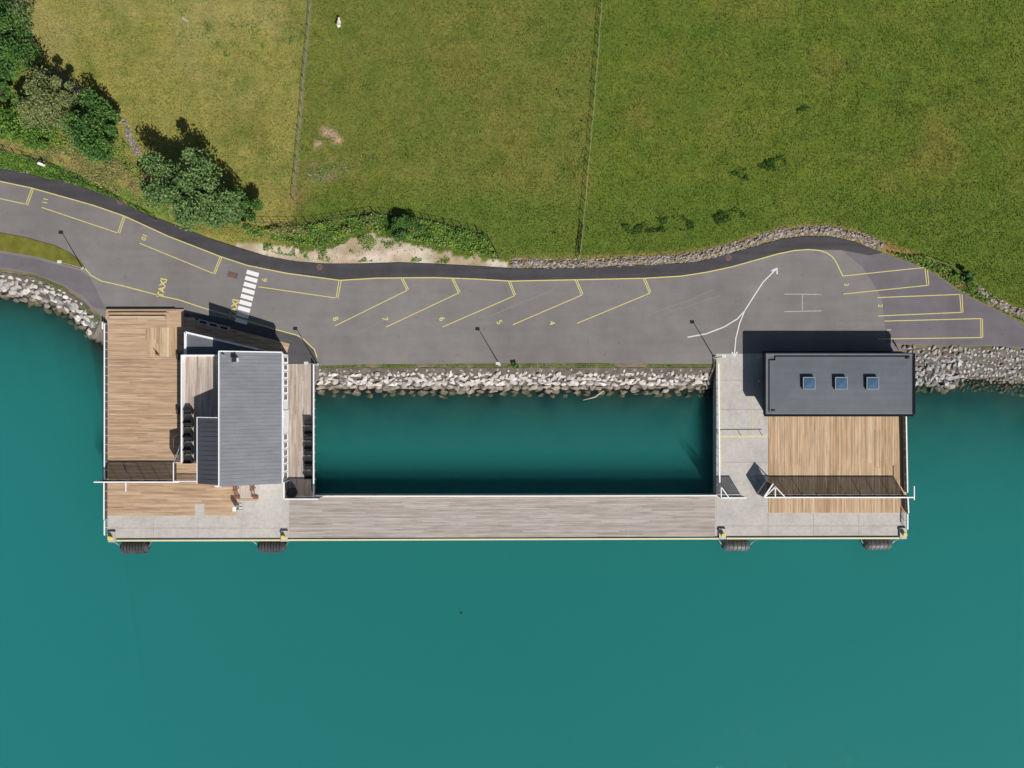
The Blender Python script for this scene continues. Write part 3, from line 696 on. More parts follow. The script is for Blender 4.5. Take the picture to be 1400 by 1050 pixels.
# ------------------------------------------------------------------ railings and fences
def railing(label, pts, h=1.1, mat='white', gap=1.5, topw=0.2, z0=0.06, group='white pier railings', mesh=True):
    w = [Vector((*G(*p), 0)) for p in pts]
    t = thing('railing', label, 'railing', (w[0].x, w[0].y, z0), group)
    for a, b in zip(w, w[1:]):
        L = (b - a).length; d = (b - a) / L; n = max(1, round(L / gap))
        MB().bar((a.x, a.y, h), (b.x, b.y, h), topw, .06).build('top_rail', mat, t)
        for zz in (.25, .52, .8): MB().bar((a.x, a.y, zz), (b.x, b.y, zz), .03, .03).build('wire', 'galv', t)
        for i in range(n + 1):
            if i == n and b is not w[-1]: continue
            p = a + d * L * i / n; MB().cyl((p.x, p.y, z0 - .3), (p.x, p.y, h), .035, n=6).build('post', mat, t)
        if mesh:
            mb = MB(); k = int(L / .22)
            for i in range(k): p = a + d * L * (i + .5) / k; mb.bar((p.x, p.y, .12), (p.x, p.y, h - .03), .19, .02)
            mb.build('infill_bars', 'dark_steel', t, kind='stuff')
    return t
railing('white railing on the outer edge of the large timber deck', [(147.8, 443), (147.8, 654)])
railing('white railing stub on the rocks by the large timber deck', [(145.2, 441), (145.2, 450.5)], mesh=False)
railing('white railing beside the timber deck on the quay side of the cafe fence', [(147.2, 658), (147.2, 709)])
railing('short white railing beside the concrete quay under the cafe deck', [(147.8, 710), (147.8, 730)], mesh=False)
railing('long white railing between boardwalk and pool', [(444, 677.6), (560, 677.2), (700, 677), (850, 676.6), (979, 676.3)], mesh=False)
railing('white railing between the narrow cafe deck and the pool', [(431.3, 498.5), (431.3, 679)], topw=.24)
railing('white railing between the concrete apron and the pool', [(980, 497), (981.5, 660)], topw=.22, mesh=False)
railing('white railing on the outer edge of the timber deck by the flat roofed building', [(1234, 566), (1236, 672)])
railing('white railing beside the deck on the quay side of the long security fence', [(1236.4, 679.5), (1237.4, 700)])
railing('white railing on the end of the concrete quay', [(1236.2, 701), (1236.2, 722)], mesh=False)

def sec_fence(label, pts, h=3.2, infill=True, braces=(), group='tall white security fences', top=.2, mat='white'):
    w = [Vector((*G(*p), 0)) for p in pts]
    t = thing('security_fence', label, 'fence', (w[0].x, w[0].y, .1), group)
    for a, b in zip(w, w[1:]):
        L = (b - a).length; d = (b - a) / L; n = max(1, round(L / 2.4))
        MB().bar((a.x, a.y, h), (b.x, b.y, h), top, .1).build('top_rail', mat, t)
        MB().bar((a.x, a.y, .2), (b.x, b.y, .2), .06, .06).build('bottom_rail', mat, t)
        for i in range(n + 1): p = a + d * L * i / n; MB().cyl((p.x, p.y, -.1), (p.x, p.y, h), .05, n=6).build('post', mat, t)
        mb = MB(); k = int(L / .13)
        for i in range(k):
            p = a + d * L * (i + .5) / k; mb.bar((p.x, p.y, .25), (p.x, p.y, h - .05), .1, .012) if abs(d.x) < abs(d.y) else mb.bar((p.x, p.y, .25), (p.x, p.y, h - .05), .012, .1)
        mb.build('infill_bars', 'dark_steel', t, kind='stuff')
    for a, b in braces:
        pa = Vector((*G(*a), h - .02)); pb = Vector((*G(*b), h - .02)); MB().bar(pa, pb, .16, .08).build('brace', mat, t)
    return t
sec_fence('tall white security fence across the large timber deck', [(143.5, 655.6), (256, 655.6)], braces=[((186, 655.6), (186, 668))])
sec_fence('tall white security fence across the deck by the flat roofed building', [(1036, 676), (1235.5, 676)], braces=[((1235.5, 661), (1235.5, 679.5)), ((1050.5, 661), (1050.5, 676)), ((1050.5, 662), (1036, 676)), ((1050.5, 662), (1064, 676))])
sec_fence('short tall fence panel between apron railing and gate', [(978.5, 676.6), (1012, 676.6)], braces=[((978.5, 676), (978.5, 662)), ((978.5, 662), (989, 676.6))])
sec_fence('tall fence closing the narrow cafe deck from the boardwalk', [(396.5, 656), (396.5, 678.2), (442, 678.2)])
g = thing('fence_gate', 'open gate leaf of the tall fence on the concrete apron', 'gate', (*G(1035, 676), .1))
a = Vector((*G(1035.5, 675.5), 0)); b = Vector((*G(1047.5, 657.8), 0))
MB().bar((a.x, a.y, 3.2), (b.x, b.y, 3.2), .2, .1).build('top_rail', 'white', g); MB().bar((a.x, a.y, .3), (b.x, b.y, .3), .08, .08).build('bottom_rail', 'white', g)
MB().bar((a.x, a.y, 3.15), (b.x, b.y, .3), .06, .06).build('diagonal_brace', 'white', g)
for p in (a, b): MB().cyl((p.x, p.y, .1), (p.x, p.y, 3.2), .06, n=6).build('post', 'white', g)
mb = MB()
for i in range(24): p = a + (b - a) * (i + .5) / 24; mb.bar((p.x, p.y, .3), (p.x, p.y, 3.15), .07, .07)
mb.build('infill_bars', 'dark_steel', g, kind='stuff')
# pale yellow barrier across the apron
t = thing('barrier_rail', 'thin pale barrier rail across the concrete apron', 'barrier', (*G(1013, 595.5), .03))
a, b = G(982, 595.8), G(1046, 595.4); MB().bar((*a, 1.1), (*b, 1.1), .1, .06).build('top_rail', 'kerb_yellow', t)
for px in (983, 1013, 1042): x, y = G(px, 595.6); MB().cyl((x, y, .03), (x, y, 1.1), .05, n=8).build('post', 'white', t)
for name, pts, w in (('apron_line', [(984, 484.5), (985.5, 640)], .3), ('apron_line', [(1028, 484.5), (1028, 594)], .22), ('apron_line', [(984.5, 597.6), (1046, 597.2)], .3)):
    MB().ribbon(PL(pts), w, 0.05 if pts[0][1] < 590 else .056).build(name, 'faded_yellow', pe)

# ------------------------------------------------------------------ cafe building
def g3(px, py, z): x, y = G(px, py); return (x, y, z)
cafe = thing('cafe_building', 'white cafe with grey pitched roof, upper terrace and flat entrance roof', 'building', g3(345, 570, 0.03))
RX, EX = 328.3, 398.5          # ridge and eave (ground pixels)
RZ, EZ, WZ2 = 8.5, 5.0, 7.1
y0, y1 = 484.0, 655.6
xl, xr = G(RX, 0)[0], G(394, 0)[0]; yt, yb = G(0, y0 + .8)[1], G(0, y1 - .8)[1]
xw, xe = G(295.2, 0)[0], G(EX, 0)[0]; wy = G(0, 569)[1]
def slab_between(p, q, yb_, yt_, th, name, mat, parent):
    (xa, za), (xb, zb) = p, q
    return MB().add([(xa, yb_, za - th), (xb, yb_, zb - th), (xb, yb_, zb), (xa, yb_, za), (xa, yt_, za - th), (xb, yt_, zb - th), (xb, yt_, zb), (xa, yt_, za)],
                    [(0, 1, 2, 3), (7, 6, 5, 4), (0, 4, 5, 1), (1, 5, 6, 2), (2, 6, 7, 3), (3, 7, 4, 0)]).build(name, mat, parent)
sl_ = (RZ - EZ) / (xe - xl)
def wallprism(pts, ya, yb_, name, mat):
    n = len(pts); vs = [(x, ya, z) for x, z in pts] + [(x, yb_, z) for x, z in pts]
    fs = [tuple(range(n)), tuple(range(2 * n - 1, n - 1, -1))] + [(i, n + i, n + (i + 1) % n, (i + 1) % n) for i in range(n)]
    return MB().add(vs, fs).build(name, mat, cafe)
wallprism([(xl + .1, .03), (xr, .03), (xr, RZ - sl_ * (xr - xl) - .3), (xl + .1, RZ - .34)], yb, yt, 'wall', 'white_wall')
wallprism([(xw + .4, .03), (xl + .08, .03), (xl + .08, RZ - .38), (xw + .4, WZ2 - .2)], yb + .3, wy - .3, 'wall', 'white_wall')
yT, yB = G(0, y0)[1], G(0, y1)[1]
rf = slab_between((xl, RZ), (xe, EZ), yB, yT, .25, 'roof', 'roof', cafe)
for i in range(1, 36):
    y = yB + (yT - yB) * i / 36
    MB().bar((xl + .15, y, RZ + .02 - sl_ * .15), (xe - .1, y, EZ + .02 + sl_ * .1), .04, .016).build('roof_seam', 'roof', rf)
for nm, a, b in (('ridge_flashing', (xl - .08, yB, RZ + .03), (xl - .08, yT + .1, RZ + .03)), ('gable_trim', (xl - .1, yT + .08, RZ), (xe, yT + .08, EZ)), ('gutter', (xe + .06, yB, EZ - .12), (xe + .06, yT, EZ - .12))):
    MB().bar(a, b, .16, .26).build(nm, 'white', rf)
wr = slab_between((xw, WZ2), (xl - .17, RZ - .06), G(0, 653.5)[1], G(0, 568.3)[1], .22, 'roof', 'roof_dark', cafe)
yA, yZ = G(0, 653.5)[1], G(0, 568.3)[1]
for i in range(1, 14):
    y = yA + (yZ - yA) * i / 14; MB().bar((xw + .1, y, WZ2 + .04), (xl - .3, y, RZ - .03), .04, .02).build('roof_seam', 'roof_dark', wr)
for nm, a, b in (('gable_trim', (xw, yZ + .06, WZ2), (xl - .2, yZ + .06, RZ - .07)), ('eave_trim', (xw - .06, yA, WZ2 - .05), (xw - .06, yZ + .1, WZ2 - .05))):
    MB().bar(a, b, .12, .2).build(nm, 'white', wr)
MB().box(*[G(320, 0)[0], G(327.8, 0)[0]], G(0, 656.9)[1], G(0, 655.2)[1], .03, 7.9).build('corner_panel', 'white_wall', cafe)
def zroof(px): return RZ - sl_ * (G(px, 0)[0] - xl)
vz = zroof(347); vx, vy = G(347, 494)
vn = MB().box(vx - .3, vx + .3, vy - .3, vy + .3, vz - .2, vz + 1.0).build('chimney', 'white_wall', rf)
MB().box(vx - .38, vx + .38, vy - .38, vy + .38, vz + 1.0, vz + 1.1).build('chimney_cap', 'dark_steel', rf)
vx, vy = G(333, 488.5); vz = zroof(333); MB().cyl((vx, vy, vz - .1), (vx, vy, vz + .55), .16, n=10).build('roof_vent', 'galv', rf)
# windows on the pool side
wins = [(489, 496), (499, 506.3), (509, 516.5), (519, 526.8), (529, 537), (539.3, 547)] + [(592.7, 600.7), (604, 611.5), (614, 622), (624, 632), (634, 642.5), (644.5, 652.5)]
for a, b in wins:
    ya, yb2 = G(0, b)[1], G(0, a)[1]
    w_ = MB().box(xr - .02, xr + .05, ya, yb2, .55, 2.5).build('window', 'white', cafe)
    MB().box(xr + .03, xr + .07, ya + .12, yb2 - .12, .68, 2.36).build('pane', 'glass', w_)
    MB().box(xr + .0, xr + .14, ya - .03, yb2 + .03, .47, .54).build('sill', 'white', w_)
wd = MB().box(xr - .02, xr + .06, G(0, 583)[1], G(0, 560)[1], .1, 2.6).build('door', 'white', cafe)
MB().box(xr + .03, xr + .08, G(0, 571)[1], G(0, 561)[1], .3, 2.4).build('pane', 'white_wall', wd)
# lower block with terrace and slanted entrance roof
xT0, xT1 = G(267, 0)[0], xl + .05
yT0, yT1 = G(0, 628)[1], G(0, 487.6)[1]
MB().box(xT0, xT1, yT0, yT1, .03, 3.85).build('wall', 'white_wall', cafe)
poly = [G(267.9, 456.6), G(363.4, 478.8), G(372, 481), G(372, 486.8), G(267.9, 486.8)]
MB().prism(poly, .03, 3.55).build('wall', 'white_wall', cafe)
er = MB().prism(poly, 3.56, 3.7).build('entrance_roof', 'roof_flat', cafe)
for a, b in (((267.9, 456.6), (363.4, 478.8)), ((267.9, 456.6), (267.9, 486.5))):
    MB().bar(g3(*a, 3.84), g3(*b, 3.84), .3, .42).build('parapet', 'white', er)
terrace = thing('roof_terrace', 'weathered plank terrace with white parapet above the cafe ground floor', 'terrace', (xT0, yT0, 3.86))
n = 27; w = (xT1 - xT0) / n
for i in range(n):
    p = yT0
    while yT1 - p > .05:
        q = p + random.uniform(3.5, 6.0)
        if yT1 - q < 2: q = yT1
        o = link('board', BM['grey_y'], terrace); o.location = (xT0 + (i + .5) * w, (p + q) / 2, 4.0 + random.uniform(-.005, .005)); o.scale = (w - .016, q - p - .012, .06); p = q
MB().box(xT0 - .1, xT0 + .12, yT0, yT1 + .1, 3.6, 5.1).build('parapet', 'white', terrace)
MB().box(xT0 + .125, xT1, yT1 - .12, yT1 + .12, 3.6, 5.1).build('parapet', 'white', terrace)
# landing and stair on the deck side
stair = thing('outdoor_stair', 'white railed stair climbing from the timber deck to the terrace', 'stair', g3(261, 600, .1))
lx0, lx1 = G(256.5, 0)[0], G(293, 0)[0]; ly0, ly1 = G(0, 652.5)[1], G(0, 628.3)[1]
for i in range(12):
    y = ly0 + (ly1 - ly0) * (i + .5) / 12
    MB().box(lx0, lx1, y - .12, y + .12, 3.92, 3.98).build('landing_board', 'tan_x', stair)
for i in range(16):
    z = 3.9 - i * .23; y = ly1 + .14 + i * .27
    MB().box(lx0, xT0 - .12, y - .12, y + .14, z - .2, z - .14).build('step', 'grey_x', stair)
MB().bar((lx0, ly1, 3.8), (lx0, ly1 + 16 * .27, .15), .08, .3).build('stringer', 'white', stair)
for a, b in (((lx0, ly0, 5.05), (lx0, ly1, 5.05)), ((lx0, ly1, 5.05), (lx0, ly1 + 4.3, 1.35)), ((lx0, ly1 + 4.3, 1.35), (lx0, ly1 + 5.2, 1.2)), ((lx0, ly0, 5.05), (lx1, ly0, 5.05))):
    MB().bar(a, b, .15, .08).build('handrail', 'white', stair)
    mb = MB(); a = Vector(a); b = Vector(b); k = int((b - a).length / .14)
    for i in range(k): p = a + (b - a) * (i + .5) / k; mb.bar((p.x, p.y, p.z - 1.0), (p.x, p.y, p.z), .05, .05)
    mb.build('balusters', 'dark_steel', stair, kind='stuff')
for x, y in ((lx0, ly0), (lx0, ly1), (lx1, ly0)): MB().cyl((x, y, .05), (x, y, 5.0), .08, n=8).build('post', 'white', stair)
# entrance walkway rails at the quay side
t = thing('entrance_rail', 'pair of red brown timber rails framing the cafe door on the quay', 'rail', g3(338, 670, .03))
for x in (323.5, 327, 346, 349.5):
    MB().bar(g3(x, 657, .95), g3(x + (1 if x > 340 else 0), 678, .95), .18, .1).build('top_rail', 'wood_red', t)
    for yy in (658, 667, 676): MB().bar(g3(x, yy, .03), g3(x, yy, .95), .1, .1).build('post', 'wood_red', t)
for x in (325, 350): MB().box(*[G(x - 3.5, 0)[0], G(x + 3.5, 0)[0]], G(0, 681.5)[1], G(0, 678)[1], .03, .35).build('end_block', 'wood_red', t)
px_box(MB(), 327.8, 657, 345.4, 680, .03, .09).build('ramp', 'grey_y', t)
px_box(MB(), 325, 681.6, 352, 684.5, .03, .075).build('threshold', 'tan_x', t)
t = thing('information_pillar', 'white information pillar standing on the quay by the cafe', 'pillar', g3(326, 694, .03))
px_box(MB(), 324, 691, 328, 696.6, .03, 1.9).build('body', 'white', t); px_box(MB(), 328.05, 692, 328.6, 695.6, .6, 1.6).build('screen', 'glass', t)
for yy in (691.5, 696): MB().bar(g3(328, yy, .5), g3(333, yy, .5), .08, .08).build('arm', 'dark_steel', t)

# ------------------------------------------------------------------ flat roofed building
term = thing('flat_roofed_building', 'single storey building with flat slate grey roof and three skylights', 'building', g3(1133, 525, .03))
fx0, fx1 = G(1036, 0)[0], G(1230.5, 0)[0]; fy1, fy0 = G(0, 484.6)[1], G(0, 565.6)[1]
MB().box(fx0 + .9, fx1 - .5, fy0 + .5, fy1 - .4, .03, 3.55).build('wall', 'black_wood', term)
tr = MB().box(fx0, fx1, fy0, fy1, 3.56, 3.8).build('roof', 'roof_flat', term)
fz = 4.06; ex = .55                                    # raised roof field inside a lower gutter strip, notched at one corner
field = [(fx0 + ex, fy0 + .4), (fx1 - .4, fy0 + .4), (fx1 - .4, fy1 - ex), (fx0 + 1.5, fy1 - ex), (fx0 + 1.5, fy1 - 1.15), (fx0 + ex, fy1 - 1.15)]
MB().prism(field, 3.78, fz).build('roof_field', 'roof_flat', tr)
cx0, cx1 = fx0 + 4.8, fx1 - 4.8; cyy = (fy0 + fy1) / 2
MB().add([(fx0 + 1.6, fy0 + .5, fz + .004), (fx1 - .5, fy0 + .5, fz + .004), (fx1 - .5, fy1 - 1.2, fz + .004), (fx0 + 1.6, fy1 - 1.2, fz + .004), (cx0, cyy, fz + .12), (cx1, cyy, fz + .12)],
         [(0, 1, 5, 4), (1, 2, 5), (2, 3, 4, 5), (3, 0, 4)]).build('roof_fall', 'roof_flat', tr)
for nm, r in (('fascia', (fx0 - .12, fx1 + .12, fy1, fy1 + .14)), ('fascia', (fx0 - .12, fx1 + .12, fy0 - .3, fy0)), ('fascia', (fx0 - .26, fx0, fy0, fy1)), ('fascia', (fx1, fx1 + .4, fy0, fy1))):
    MB().box(*r, 3.3, 3.9).build(nm, 'black_trim', tr)
for r in ((fx0 + .02, fx1 - .02, fy1 - ex + .01, fy1 - .02), (fx0 + .02, fx0 + ex - .01, fy0 + .02, fy1 - ex)):
    MB().box(*r, 3.78, 3.815).build('gutter', 'roof_edge', tr)
MB().box(fx0 + .02, fx1 - .02, fy0 + .02, fy0 + .38, 3.78, 3.82).build('gutter', 'roof_edge', tr)
for px in (1090.6, 1132.8, 1174.2):
    x, y = G(px, 524); s = .98
    sk = MB().box(x - s, x + s, y - s, y + s, 3.8, 4.62).build('skylight', 'dark_steel', tr)
    for r in ((x - s - .03, x + s + .03, y + s - .07, y + s + .03), (x - s - .03, x + s + .03, y - s - .03, y - s + .07), (x - s - .03, x - s + .07, y - s + .07, y + s - .07), (x + s - .07, x + s + .03, y - s + .07, y + s - .07)):
        MB().box(*r, 4.6, 4.7).build('frame', 'galv', sk)
    MB().add([(x - s + .06, y - s + .06, 4.64), (x + s - .06, y - s + .06, 4.64), (x + s - .06, y + s - .06, 4.64), (x - s + .06, y + s - .06, 4.64), (x, y, 4.78)], [(0, 1, 4), (1, 2, 4), (2, 3, 4), (3, 0, 4)]).build('glass', 'skyglass', sk)
for px, py in ((1222, 491), (1045, 560)):
    x, y = G(px, py); MB().box(x - .3, x + .3, y - .12, y + .12, 3.8, 4.2).build('roof_drain', 'dark_steel', tr)
for py in (490, 521): x, y = G(1033, py); MB().box(x - .5, x + .3, y - .15, y + .15, 2.6, 2.8).build('wall_lamp', 'galv', term)
for i in range(6):
    x = fx0 + 3 + i * 3.4; w_ = MB().box(x, x + 2.2, fy0 + .44, fy0 + .52, .2, 2.7).build('window', 'dark_steel', term); MB().box(x + .1, x + 2.1, fy0 + .42, fy0 + .46, .3, 2.6).build('pane', 'glass', w_)
# post and strut behind it
t = thing('sign_post', 'small dark sign on a strut behind the flat roofed building', 'sign', g3(1232, 483, 0))
MB().bar(g3(1231, 483, 0), g3(1231, 483, 2.2), .1, .1).build('post', 'dark_steel', t); MB().bar(g3(1229.8, 483, 1.7), g3(1232.2, 483, 1.7), .06, 1.1).build('panel', 'dark_steel', t)

# ------------------------------------------------------------------ lamps
def make_lamp(loc, label):
    t = thing('street_lamp', label, 'street lamp', loc, 'lamps along the quay road', world=False)
    MB().box(-.22, .22, -.22, .22, -.1, .25).build('base', 'concrete', t)
    MB().cyl((0, 0, .2), (0, 0, 6.0), .1, .055, 8).build('pole', 'galv', t)
    MB().bar((0, 0, 5.95), (-.25, .1, 6.02), .06, .06).build('arm', 'galv', t)
    h = MB().box(-.5, .16, -.2, .24, 5.98, 6.12).build('lamp_head', 'lamp', t)
    MB().box(-.44, .1, -.14, .18, 5.95, 5.98).build('lens', 'glass', h)
    return t
lamp = make_lamp(P(113.5, 366.5, 0.0), 'lamp post at the tip of the grass island')
for px, py, lab in ((683, 498.5, 'lamp post halfway along the riprap bank'), (976.5, 489, 'lamp post beside the concrete apron'), (434, 498, 'lamp post at the corner of the slate paving by the cafe')):
    copy_tree(lamp, None, P(px, py, 0.0), 0, lab)

# ------------------------------------------------------------------ bollards and fenders
def make_bollard(loc, label):
    t = thing('mooring_bollard', label, 'bollard', loc, 'yellow mooring bollards on the quay edge', world=False)
    MB().box(-.58, .58, -.9, .9, -.4, .36).build('plinth', 'concrete', t)
    MB().cyl((0, -.1, .42), (0, -.1, .85), .32, .26, 14).build('post', 'bollard', t); MB().cyl((0, -.1, .85), (0, -.1, 1.0), .36, .32, 14).build('cap', 'bollard', t)
    return t
bol = make_bollard((*G(154, 733.5), .03), 'yellow bollard on the cafe pier corner away from the boardwalk')
for px, py, lab in ((389.5, 732.5, 'yellow bollard where the cafe quay meets the boardwalk'), (987, 729.5, 'yellow bollard where the boardwalk meets the quay of the flat roofed building'), (1233.5, 728.5, 'yellow bollard at the far corner of the quay of the flat roofed building')):
    copy_tree(bol, None, (*G(px, py), .034), 0, lab)
def lathe(mb, prof, n=18):
    """profile (x, r) turned about the x axis"""
    vs = [(x, r * math.cos(2 * math.pi * i / n), r * math.sin(2 * math.pi * i / n)) for x, r in prof for i in range(n)]
    fs = [(k * n + i, (k + 1) * n + i, (k + 1) * n + (i + 1) % n, k * n + (i + 1) % n) for k in range(len(prof) - 1) for i in range(n)]
    fs += [tuple(range(n)), tuple(range(len(prof) * n - 1, (len(prof) - 1) * n - 1, -1))]
    return mb.add(vs, fs)
def make_fender(loc, label, tyres):
    t = thing('dock_fender', label, 'fender', loc, 'rubber fenders hanging on the quay', world=False)
    R = 1.05; prof = [(-2.45, .25), (-2.35, .6), (-2.0, .9), (-1.6, R), (1.6, R), (2.0, .9), (2.35, .6), (2.45, .25)]
    lathe(MB(), prof).build('drum', 'rubber' if tyres else 'rubber_grey', t, True)
    if tyres:
        for i in range(8):
            x = -1.75 + i * .5; lathe(MB(), [(x - .2, R - .1), (x - .19, R + .08), (x - .1, R + .18), (x + .1, R + .18), (x + .19, R + .08), (x + .2, R - .1)]).build('tyre', 'rubber', t, True)
    else:
        for i in range(5):
            x = -1.4 + i * .7; lathe(MB(), [(x - .05, R - .05), (x - .04, R + .05), (x + .04, R + .05), (x + .05, R - .05)]).build('band', 'rubber', t, True)
    for s in (-1, 1):
        prev = Vector((s * 2.4, 0, .2)); end = Vector((s * 3.6, 1.5, 1.9)); pts = [prev.lerp(end, k / 7) + Vector((0, 0, -.5 * math.sin(math.pi * k / 7))) for k in range(8)]
        mb = MB()
        for a, b in zip(pts, pts[1:]): mb.bar(a, b, .09, .09)
        mb.build('chain', 'chain', t)
    return t
for px, py, lab, ty in ((183, 749, 'tyre wrapped fender under the outer cafe quay corner', True), (371, 747.5, 'tyre wrapped fender beside the start of the boardwalk', True),
                        (1007, 746.5, 'smooth grey fender at the boardwalk end of the quay', False), (1201, 745, 'banded grey fender near the outer corner of the flat roofed building quay', False)):
    p = P(px, py, -1.3); make_fender((p.x, p.y + .1, -1.75), lab, ty)

# ------------------------------------------------------------------ furniture on the cafe decks
def make_bench(loc, rz, label, group):
    t = thing('lounge_bench', label, 'bench', loc, group, world=False); t.rotation_euler.z = rz
    for i in range(4): MB().box(-.7, .7, -.28 + i * .15, -.15 + i * .15, .4, .46).build('seat_slat', 'black_wood', t)
    for i in range(4): MB().box(-.7, .7, .3 + i * .015, .35 + i * .015, .5 + i * .14, .62 + i * .14).build('back_slat', 'black_wood', t)
    for sx in (-1, 1):
        MB().box(sx * .7 - .05, sx * .7 + .05, -.3, .4, 0, .7).build('side_panel', 'black_wood', t)
    MB().box(-.68, .68, -.26, .3, .46, .54).build('cushion', 'black_wood', t)
    return t
def make_table(loc, label, group):
    t = thing('terrace_table', label, 'table', loc, group, world=False)
    for i in range(5): MB().box(-.7, .7, -.36 + i * .15, -.23 + i * .15, .7, .75).build('top_slat', 'black_wood', t)
    for sx in (-.6, .6):
        for sy in (-.3, .3): MB().box(sx - .04, sx + .04, sy - .04, sy + .04, 0, .7).build('leg', 'black_wood', t)
    return t
b0 = t0 = None
def seating(pxs, z, gname, place):
    global b0, t0
    for i, (px, py) in enumerate(pxs):
        x, y = G(px, py); order = ('first', 'second', 'third', 'fourth', 'fifth')[i]
        if b0 is None:
            t0 = make_table((x, y, z), '', gname); b0 = make_bench((x, y + .72, z), 0, '', gname); a, b = t0, b0
        else:
            a = copy_tree(t0, None, (x, y, z), 0); b = copy_tree(b0, None, (x, y + .72, z), 0)
        c = copy_tree(b0, None, (x, y - .72, z), math.pi)
        a['label'] = f'{order} black slatted table from the quay {place}'; a['group'] = gname + ' tables'
        b['label'] = f'black bench facing the quay at the {order} table {place}'; b['group'] = gname + ' benches'
        c['label'] = f'black bench facing the road at the {order} table {place}'; c['group'] = gname + ' benches'
k = (121 - 4.3) / 121
seating([(700 + (257.5 - 700) * k, 525 + (py - 525) * k) for py in (624, 606.5, 587, 569)], 4.0, 'terrace', 'on the upper terrace')
seating([(423.8, 645), (423.8, 625), (423.8, 605), (423.8, 584)], .1, 'narrow deck', 'along the pool railing')
x, y = G(401, 673); t = thing('barrel_planter', 'round black tub in the corner of the narrow cafe deck', 'tub', (x, y, .1), world=False)
MB().cyl((0, 0, 0), (0, 0, 1.0), .75, .85, 18).build('tub', 'black_wood', t); MB().cyl((0, 0, 1.0), (0, 0, 1.06), .9, n=18).build('rim', 'dark_steel', t)
for px, py, lab in ((244.5, 487.5, 'dark wooden crate planter beside the board patch'), (244.5, 562, 'dark wooden crate planter beside the cafe wall below the terrace benches')):
    x, y = G(px + 3.5, py); t = thing('crate_planter', lab, 'planter', (x, y, .1), 'crate planters on the large deck', world=False)
    MB().box(-.55, .35, -.5, .5, 0, .7).build('crate', 'black_wood', t); MB().box(-.45, .25, -.4, .4, .7, .74).build('soil', 'bark', t)
x, y = G(216.5, 485); t = thing('log_seat', 'small forked log standing on the patch of crosswise boards', 'log', (x, y, .1), world=False)
MB().cyl((0, 0, 0), (-.1, .1, .55), .22, .16, 8).build('trunk', 'wood_red', t); MB().cyl((-.1, .1, .5), (-.35, .3, .85), .09, .05, 6).build('branch', 'wood_red', t)
# benches with dark cushions on the shaded entrance deck
for i, (px, py) in enumerate([(279.5, 441), (293.5, 444.8), (308, 448.6)]):
    x, y = G(px, py); t = thing('entrance_bench', ('grey slab bench farthest from the crosswalk in the cafe shade', 'middle one of three grey slab benches in the cafe shade', 'grey slab bench closest to the crosswalk in the cafe shade')[i], 'bench', (x, y, .09), 'benches in the cafe shade', world=False)
    t.rotation_euler.z = math.radians(-15)
    MB().box(-.88, .88, -.4, .4, 0, .42).build('slab', 'concrete', t); MB().box(-.6, .6, -.2, .2, .42, .5).build('cushion', 'black_wood', t)

# ------------------------------------------------------------------ vegetation
def leaf_mesh(name, centres, size, mat, up=0.55, seed=1, aspect=0.6):
    r = np.random.default_rng(seed); n = len(centres)
    nrm = r.normal(size=(n, 3)); nrm[:, 2] = np.abs(nrm[:, 2]) + up; nrm /= np.linalg.norm(nrm, axis=1)[:, None]
    a = np.cross(nrm, r.normal(size=(n, 3))); a /= np.linalg.norm(a, axis=1)[:, None]; b = np.cross(nrm, a)
    s = size * r.uniform(.5, 1.6, n)[:, None] * .5
    c = np.asarray(centres)
    v = np.stack([c - a * s, c - b * s * aspect + a * s * .1, c + a * s, c + b * s * aspect + a * s * .1], 1).reshape(-1, 3)
    return np_mesh(name, v, np.arange(n * 4).reshape(n, 4), mat)
def tree(name, label, px, py, rx, ry, hgt, mat, n, size, group=None, crown_lo=0.3, clumps=26, seed=1, extra=()):
    """px,py: where the crown's middle shows; it stands below that"""
    z = 0.0; cz = hgt * (crown_lo + 1) / 2
    for _ in range(4):
        p = P(px, py, cz); g = float(terr(p.x, p.y)); cz = g + hgt * (crown_lo + 1) / 2
    base = Vector((p.x, p.y, g)); r = np.random.default_rng(seed)
    t = thing(name, label, 'tree' if 'tree' in name else 'bush', base, group)
    tr_ = MB(); top = Vector((base.x, base.y, g + hgt * .75))
    tr_.cyl(base - Vector((0, 0, .3)), top, .03 * hgt + .08, .05, 8)
    rz_ = hgt * (1 - crown_lo) / 2; cs = []; lobes = [(0, 0, 1.0)] + list(extra)
    cl = []
    for k in range(clumps):
        lx, ly, lr = lobes[k % len(lobes)]
        d = r.normal(size=3); d /= np.linalg.norm(d); d[2] = d[2] * .9 + .12
        q = np.array([base.x + lx, base.y + ly, cz]) + d * np.array([rx, ry, rz_]) * lr * r.uniform(.3, .98)
        cl.append((q, r.uniform(.12, .42) * min(rx, ry)))
        tr_.cyl(base + Vector((0, 0, hgt * r.uniform(.15, .5))), Vector(q), .05 + .006 * hgt, .02, 5)
    tr_.build('trunk', 'bark', t)
    per = int(n * 1.6) // clumps
    for q, rad in cl:
        d = r.normal(size=(per, 3)); d /= np.linalg.norm(d, axis=1)[:, None]
        cs.append(q + d * rad * (r.uniform(.2, 1.25, per) ** .6)[:, None] * np.array([1, 1, .8]))
    c = np.concatenate(cs); c[:, 2] = np.maximum(c[:, 2], g + .1)
    link('crown', leaf_mesh('crown', c, size * .8, mat, .7, seed), t)
    return t
TG = 'trees and bushes along the field wall'
tree('broadleaf_tree', 'largest tree, with a wide grey green crown overhanging the sidewalk', 260, 264, 7.6, 5.9, 9.5, 'leaf_grey', 17000, .44, TG, .15, 60, 5, extra=[(3.2, -1.8, .75), (-3.4, 1.8, .7), (1, 3, .7)])
